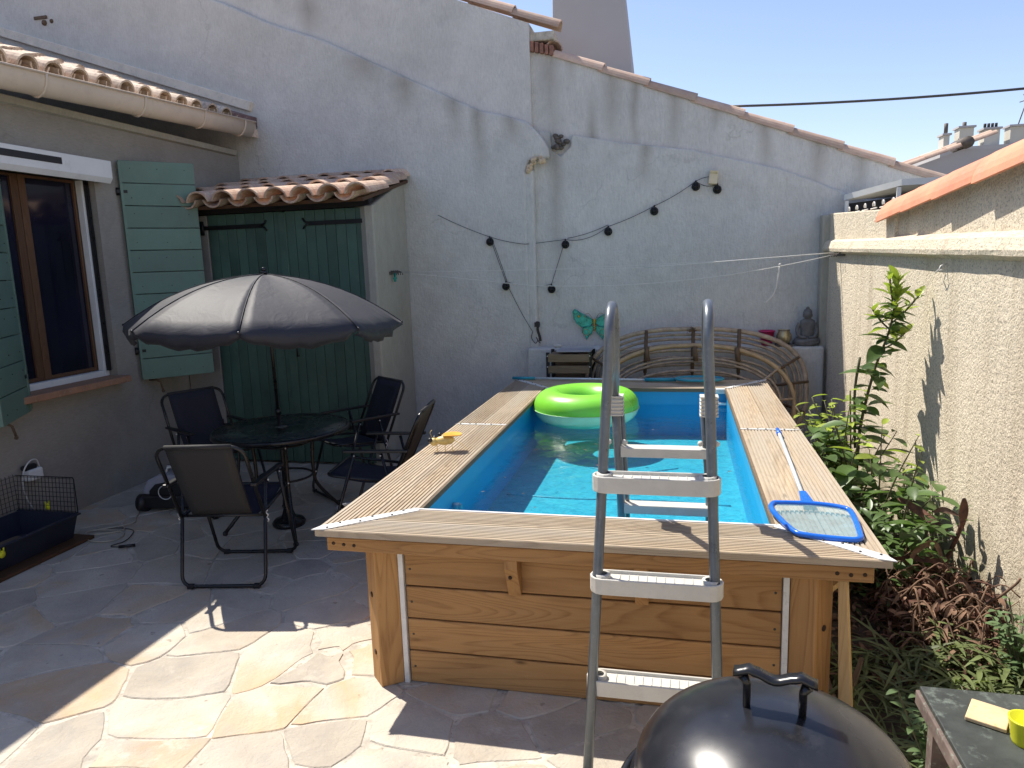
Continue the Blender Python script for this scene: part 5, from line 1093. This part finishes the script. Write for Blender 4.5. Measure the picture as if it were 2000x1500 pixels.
B().tube([(5.35, 15.9, 3.74), (5.35, 16.6, 3.74)], .11, 12).obj('ridge_end', 'ash', nh)
ab = thing('apartment_block', 'pale flat roofed block with several chimneys far off on the right', 'building', (15, 45, 0))
B().box(13.8, 24, 45, 55, 0, 7.15).obj('wall', 'concrete', ab)
for (xa, xb, z0, z1, mm, y) in ((14.05, 14.35, 7.15, 7.85, 'farpale', 45.4), (14.75, 15.45, 7.15, 8.15, 'farpale', 45.2), (16.0, 16.75, 7.15, 8.0, 'farpale', 45.3), (17.2, 20.2, 7.15, 8.05, 'farpale', 45.2)):
    c4 = B().box(xa, xb, y, y+.8, z0, z1).obj('chimney', mm, ab, .02); B().box(xa-.08, xb+.08, y-.08, y+.88, z1, z1+.1).obj('cap', 'concrete', c4)
for x, h in ((14.2, .3), (15.1, .3)): B().tube([(x, 45.6, 8.0), (x, 45.6, 8.2+h)], .10, 7).obj('flue', 'ash', ab)
for k in range(4): B().tube([(16.1+.18*k, 45.6, 8.1), (16.1+.18*k, 45.6, 8.35)], .07, 7).obj('flue', 'dark', ab)
an = tag(B().tube([(17.6, 45.4, 8.1), (18.0, 45.4, 9.6)], .03, 5).tube([(17.6, 45.4, 9.3), (18.3, 45.4, 9.5)], .025, 5).tube([(17.75, 45.4, 9.7), (18.2, 45.4, 9.0)], .02, 5).obj('roof_aerial', 'ash'), 'leaning thin aerial on the roof of the far block', 'aerial')
tag(B().tube([(20.0, 45.4, 8.1), (20.0, 45.4, 8.9)], .03, 5).tube([(19.8, 45.4, 8.8), (20.2, 45.4, 8.8)], .02, 5).obj('roof_mast', 'ash'), 'short upright mast on the roof of the far block', 'mast')
b = B(); b.ball((5.3, 12.0, 3.03), .14, 8, sx=1.5); b.ball((5.62, 12, 3.16), .12, 8, sx=1.6); b.ball((5.05, 12, 2.93), .1, 7)
tag(b.obj('white_roof_vents', 'whitepvc'), 'white rounded vents on the roof beyond the orange coping', 'vents')

# plants ---------------------------------------------------------------------------------------------------------
def leaf_geo(Ln, W, fold=.25, droop=.25):
    n = 5; vs = []; 
    for i in range(n+1):
        u = i/n; w_ = W*math.sin(math.pi*min(1, u*.96+.02))**.8*(1-.25*u) if 0 < i < n else .0008
        xx = Ln*u; z = -droop*Ln*u*u
        if droop > .9: th = droop*1.5; xx = Ln*math.sin(th*u)/th; z = -Ln*(1-math.cos(th*u))/th
        vs += [(xx, -w_, z+fold*w_), (xx, 0, z), (xx, w_, z+fold*w_)]
    fs = []
    for i in range(n): k = i*3; fs += [(k, k+3, k+4, k+1), (k+1, k+4, k+5, k+2)]
    return vs, fs
LM = {}
for nm, mt_, ln, wd in (('dark', 'leaf', .115, .031), ('dark2', 'leaf', .145, .042), ('new', 'newleaf', .10, .024), ('new2', 'newleaf', .075, .019)):
    q = leaf_geo(ln, wd, .35, random.uniform(.15, .4)); LM[nm] = mesh_of(B().add(*q, True), mt_, nm+'_leaf')
def put_leaf(parent, key, pos, d, s_=1):
    d = V(d).normalized(); zz = V((random.uniform(-.4, .4), random.uniform(-.4, .4), 1)); M = frame(pos, d, zz) @ Matrix.Scale(s_, 4)
    return share('leaf', LM[key], parent, M)
R3 = random.Random(5)
cit = thing('citrus_tree', 'tall thin citrus plant with glossy leaves and yellow-green tip against the cream wall', 'plant', (1.12, 4.75, 0))
tr = smooth_path([(1.08, 4.72, 0), (1.08, 4.70, .45), (1.10, 4.72, .72), (1.14, 4.64, 1.05), (1.19, 4.56, 1.30), (1.20, 4.50, 1.52)], 6)
B().tube(tr, .011, 8, taper=lambda u: 1.15-.75*u).obj('trunk', 'bark', cit)
B().tube(smooth_path([(1.07, 4.72, .55), (1.05, 4.70, .9), (1.07, 4.7, 1.12)], 5), .008, 7).obj('cut_branch', 'bark', cit)
for (a, b_) in (((1.19, 4.56, 1.30), (1.09, 4.55, 1.42)), ((1.20, 4.55, 1.34), (1.32, 4.5, 1.50)), ((1.2, 4.53, 1.42), (1.16, 4.5, 1.6)), ((1.17, 4.6, 1.18), (1.27, 4.55, 1.28))):
    b_ = V(b_); B().tube(smooth_path([a, (V(a)+b_)/2+V((0, 0, -.01)), b_], 4), .005, 6).obj('twig', 'bark', cit)
    for k in range(9):
        u = .35+.65*k/8; q = V(a)+(b_-V(a))*u; an_ = k*2.4+R3.random(); d = V((math.cos(an_), math.sin(an_), .25+.9*u)); put_leaf(cit, 'new2' if u > .5 else 'new', q, d, R3.uniform(.8, 1.15))
for k in range(26):
    q = V((1.20, 4.50, 1.36+.009*k)); an_ = k*2.4; put_leaf(cit, R3.choice(['new', 'new2']), q, (math.cos(an_), math.sin(an_), .5+.07*k), R3.uniform(.8, 1.1))
for k in range(80):
    u = .36+.6*k/80; i = int(u*(len(tr)-1)); q = tr[i]+V((R3.uniform(-.015, .015), R3.uniform(-.02, .02), R3.uniform(-.02, .02))); an_ = k*2.4+R3.uniform(-.5, .5)
    put_leaf(cit, 'new' if k % 4 == 3 else R3.choice(['dark', 'dark2']), q, (math.cos(an_), math.sin(an_)*.8-.1, R3.uniform(-.3, .5)), R3.uniform(.6, 1.3))
bush = thing('leafy_shrub', 'dense glossy green shrub growing between the pool and the cream wall', 'shrub', (1.05, 4.2, 0))
nl = 0
for s_ in range(23):
    x0, y0 = R3.uniform(.92, 1.12), R3.uniform(3.9, 4.6); an_ = R3.uniform(0, 6.28)
    lean = V((math.cos(an_)*.26, math.sin(an_)*.35, 0)); h = R3.uniform(.45, .95); tipx = min(1.30, max(.76, x0+lean.x)); tip = V((tipx, y0+lean.y, h))
    P = smooth_path([(x0, y0, 0), V((x0, y0, 0)).lerp(tip, .5)+V((0, 0, .08)), tip], 6); B().tube(P, .0055, 6, taper=lambda u: 1.2-.8*u).obj('stem', 'bark', bush)
    for k in range(12):
        if nl >= 290: break
        u = .25+.75*k/11; q = P[int(u*(len(P)-1))]; a2 = k*2.4+R3.uniform(-.4, .4); top_ = h > .74 and k > 7 and s_ % 2 == 0
        put_leaf(bush, R3.choice(['new', 'new2']) if top_ else R3.choice(['dark', 'dark2', 'dark']), q, (math.cos(a2), math.sin(a2)-.15, R3.uniform(-.25, .45)), R3.uniform(.55, 1.45)); nl += 1
# yellow-green sprays at the left of the shrub
for s_, (bx, by, bz, tx_, ty_, tz_) in enumerate(((.92, 4.5, .45, .70, 4.62, .83), (.92, 4.5, .5, .78, 4.55, .90), (.95, 4.5, .5, .90, 4.6, .88), (1.0, 4.5, .5, .98, 4.5, .95), (.88, 4.35, .4, .74, 4.3, .70), (.9, 4.55, .5, .80, 4.75, .78))):
    sp_ = thing('fresh_shoot', ['yellow-green shoot tip reaching furthest left over the pool rim', 'upright yellow-green shoot second from the left above the shrub', 'short yellow-green shoot at the middle of the shrub top', 'yellow-green shoot beside the citrus trunk', 'darker lower shoot hanging over the pool rim', 'yellow-green shoot behind the leftmost tip'][s_], 'shoot', (bx, by, 0), 'young shoots growing out of the shrub')
    P = smooth_path([(bx, by, 0), (bx, by, bz), (tx_, ty_, tz_)], 7); B().tube(P, .0045, 6).obj('stem', 'bark', sp_)
    for k in range(22):
        u = .45+.55*k/21; q = P[int(u*(len(P)-1))]; a2 = k*2.4; put_leaf(sp_, 'dark' if s_ == 4 else R3.choice(['new', 'new', 'new2']), q, (math.cos(a2), math.sin(a2), R3.uniform(-.1, .6)), R3.uniform(.75, 1.05))
def mass(name, n, area, zr, ln, wd, mat, up=.5, fold=.3, droop=.3, rnd=R3, curl=0, zf=None):
    b = B()
    for k in range(n):
        x, y = rnd.uniform(area[0], area[1]), rnd.uniform(area[2], area[3]); z = rnd.uniform(*zr)
        if zf: z = zf(x, y)*rnd.random()**.6
        if x > wx(y)-.02: continue
        if x < .60 and y > 2.5: continue
        l_ = rnd.uniform(*ln); vs, fs = leaf_geo(l_, wd*rnd.uniform(.6, 1.2), fold, rnd.uniform(.0, droop*2)); a = rnd.uniform(0, 6.28)
        M = frame((x, y, z), (math.cos(a), math.sin(a), rnd.uniform(-.2, 1)*up*1.6), (rnd.uniform(-.5, .5), rnd.uniform(-.5, .5), 1)); b.add([M @ V(q) for q in vs], fs, True)
    return kind(b.obj(name, mat), 'stuff')
tag(mass('undergrowth', 900, (.78, 1.36, 3.5, 4.9), (0, .5), (.04, .09), .016, 'leaf', .5), 'dark small leaved undergrowth below the shrub', 'undergrowth')
tag(mass('bamboo_grass', 900, (.62, 1.45, 2.35, 3.2), (0, .10), (.09, .22), .007, 'grass', .35, .2, .5), 'fine pale green grass covering the bed behind the barbecue', 'grass')
tag(mass('leaf_litter', 700, (.62, 1.40, 2.9, 4.4), (0.0, .05), (.03, .09), .012, 'dryleaf', .2, .5, .8), 'brown leaf litter on the dark soil beside the pool', 'leaf litter')
tag(mass('crumpled_leaves', 420, (.92, 1.42, 3.05, 3.9), (0, .3), (.04, .10), .013, 'dryleaf', .6, 1.0, 1.8, zf=lambda x, y: max(0, .34-abs(x-1.2)*.6-abs(y-3.45)*.5)), 'pale brown crumpled leaves mixed through the heap by the cream wall', 'dead leaves')
tag(mass('dead_foliage', 420, (.92, 1.42, 3.05, 3.9), (0, .3), (.05, .14), .008, 'dryred', .6, .9, 1.7, zf=lambda x, y: max(0, .36-abs(x-1.22)*.7-abs(y-3.5)*.5)), 'heap of dried red-brown curled leaves by the cream wall', 'dead leaves')
b = B()
for k in range(120):
    q = V((R3.uniform(.95, 1.36), R3.uniform(3.1, 3.85), R3.uniform(.0, .26))); a = R3.uniform(0, 6.28); d = V((math.cos(a), math.sin(a), R3.uniform(-.2, .8)))*R3.uniform(.08, .2)
    b.tube(smooth_path([q, q+d*.6+V((0, 0, .05)), q+d+V((0, 0, -.03))], 4), R3.uniform(.002, .005), 5)
tag(kind(b.obj('dead_twigs', 'dryleaf'), 'stuff'), 'tangle of dry brown twigs in the heap by the cream wall', 'twigs')
def herb(base, n, h, spread, lab, mat='herb', ln=.05, wd=.012, name='herb_plant'):
    t_ = thing(name, lab, 'plant', base); st = B(); lf = B(); base = V(base)
    for s_ in range(n):
        a = R3.uniform(0, 6.28); tip = base+V((math.cos(a)*spread*R3.random(), math.sin(a)*spread*R3.random(), h*R3.uniform(.6, 1)))
        if tip.x > wx(tip.y)-.02: tip.x = wx(tip.y)-.03
        P = smooth_path([base+V((R3.uniform(-.03, .03), R3.uniform(-.03, .03), 0)), base.lerp(tip, .5)+V((0, 0, .03)), tip], 5); st.tube(P, .003, 5)
        for k in range(13):
            u = .2+.8*k/12; q = P[int(u*(len(P)-1))]; a2 = k*2.4; vs, fs = leaf_geo(ln*R3.uniform(.7, 1.2), wd, .3, .3)
            M = frame(q, (math.cos(a2), math.sin(a2), R3.uniform(0, .7)), (0, 0, 1)); lf.add([M @ V(v_) for v_ in vs], fs, True)
    st.obj('stem', 'bark', t_); lf.obj('foliage', mat, t_)
herb((.80, 2.30, 0), 13, .40, .15, 'bushy grey-green herb between the barbecue and the weathered table')
herb((.95, 2.15, 0), 9, .36, .12, 'small herb clump hidden beside the weathered table edge')
herb((1.32, 2.98, 0), 14, .36, .15, 'pale green herb clump at the foot of the cream wall behind the table')
herb((1.40, 2.75, 0), 12, .40, .15, 'pale green herb clump at the right edge of the picture')
herb((.93, 3.95, 0), 10, .34, .13, 'small leaved green plant under the shrub beside the pool corner', 'leaf', .045, .011)
b = B()
for k in range(60):
    x, y = R3.uniform(1.05, 1.38), R3.uniform(2.85, 3.25); vs, fs = leaf_geo(R3.uniform(.12, .22), .012, .25, R3.uniform(.1, .6)); a = R3.uniform(2., 5.)
    M = frame((x, y, R3.uniform(.02, .12)), (math.cos(a), math.sin(a), R3.uniform(.2, 1.)), (0, 0, 1)); b.add([M @ V(q) for q in vs], fs, True)
tag(b.obj('broad_grass_clump', 'grass'), 'bright clump of broad grass blades in front of the dried heap', 'grass clump')
rs_ = thing('red_canna', 'withered dark red leaf plant with one tall bent stem against the cream wall', 'plant', (1.27, 3.65, 0))
def ribbon(P, wd, mat, nm, par_):
    P = smooth_path(P, 6); n = len(P); vs = []
    for i, q in enumerate(P):
        d = (P[min(i+1, n-1)]-P[max(0, i-1)]).normalized(); s_ = d.cross(V((.3, -1, .2))).normalized(); w_ = wd*math.sin(math.pi*min(.97, .06+.9*i/n))
        vs += [q-s_*w_+V((0, -.3*w_, 0)), q, q+s_*w_+V((0, -.3*w_, 0))]
    fs = []
    for i in range(n-1): k = i*3; fs += [(k, k+3, k+4, k+1), (k+1, k+4, k+5, k+2)]
    o = B().add(vs, fs, True).obj(nm, mat, par_); return o
B().tube(smooth_path([(1.25, 3.68, 0), (1.26, 3.70, .2), (1.30, 3.66, .40), (1.31, 3.64, .48)], 6), .010, 7).obj('stem', 'dryred', rs_)
ribbon([(1.31, 3.64, .44), (1.305, 3.63, .53), (1.30, 3.62, .60)], .024, 'dryred', 'leaf', rs_)
ribbon([(1.30, 3.65, .38), (1.18, 3.8, .46), (1.10, 3.9, .50)], .022, 'dryred', 'leaf', rs_)
ribbon([(1.30, 3.66, .50), (1.24, 3.68, .52), (1.2, 3.7, .50)], .014, 'dryleaf', 'leaf', rs_)
for P in ([(1.26, 3.6, .02), (1.22, 3.55, .28), (1.10, 3.6, .30), (.96, 3.7, .24)], [(1.27, 3.55, .05), (1.24, 3.5, .26), (1.32, 3.42, .2)], [(1.26, 3.6, .1), (1.2, 3.62, .36), (1.1, 3.6, .33), (1.08, 3.6, .22)], [(1.25, 3.5, .05), (1.15, 3.45, .25), (1.05, 3.4, .12)]): ribbon(P, .014, R3.choice(['dryred', 'dryleaf']), 'leaf', rs_)
tw = B().tube(smooth_path([(1.30, 3.42, .0), (1.33, 3.38, .18), (1.37, 3.33, .26), (1.41, 3.30, .33), (1.42, 3.29, .36)], 5), .008, 6, taper=lambda u: 1-.4*u)
tag(tw.obj('bare_twig', 'dryleaf'), 'single bare brown twig standing in front of the cream wall', 'twig')


tag(B().tube([(-2.36+.085*math.cos(a), 4.70+.085*math.sin(a), .016) for a in np.linspace(0, 2*math.pi, 29)[:-1]], .014, 8, closed=True).obj('hose_coil', 'whitepvc'), 'white hose ring on the paving behind the pool corner near the table leg', 'hose')
b = B()
for k in range(22):
    a = R3.uniform(0, 6.28); vs_, fs_ = leaf_geo(R3.uniform(.015, .035), .005, .2, .3); M = frame((R3.uniform(-1.0, .33), R3.uniform(2.9, 5.6), WZ+.002), (math.cos(a), math.sin(a), 0), (0, 0, 1)); b.add([M @ V(q) for q in vs_], fs_, True)
tag(kind(b.obj('floating_debris', 'dryleaf'), 'stuff'), 'tiny leaf bits floating on the pool water', 'debris')
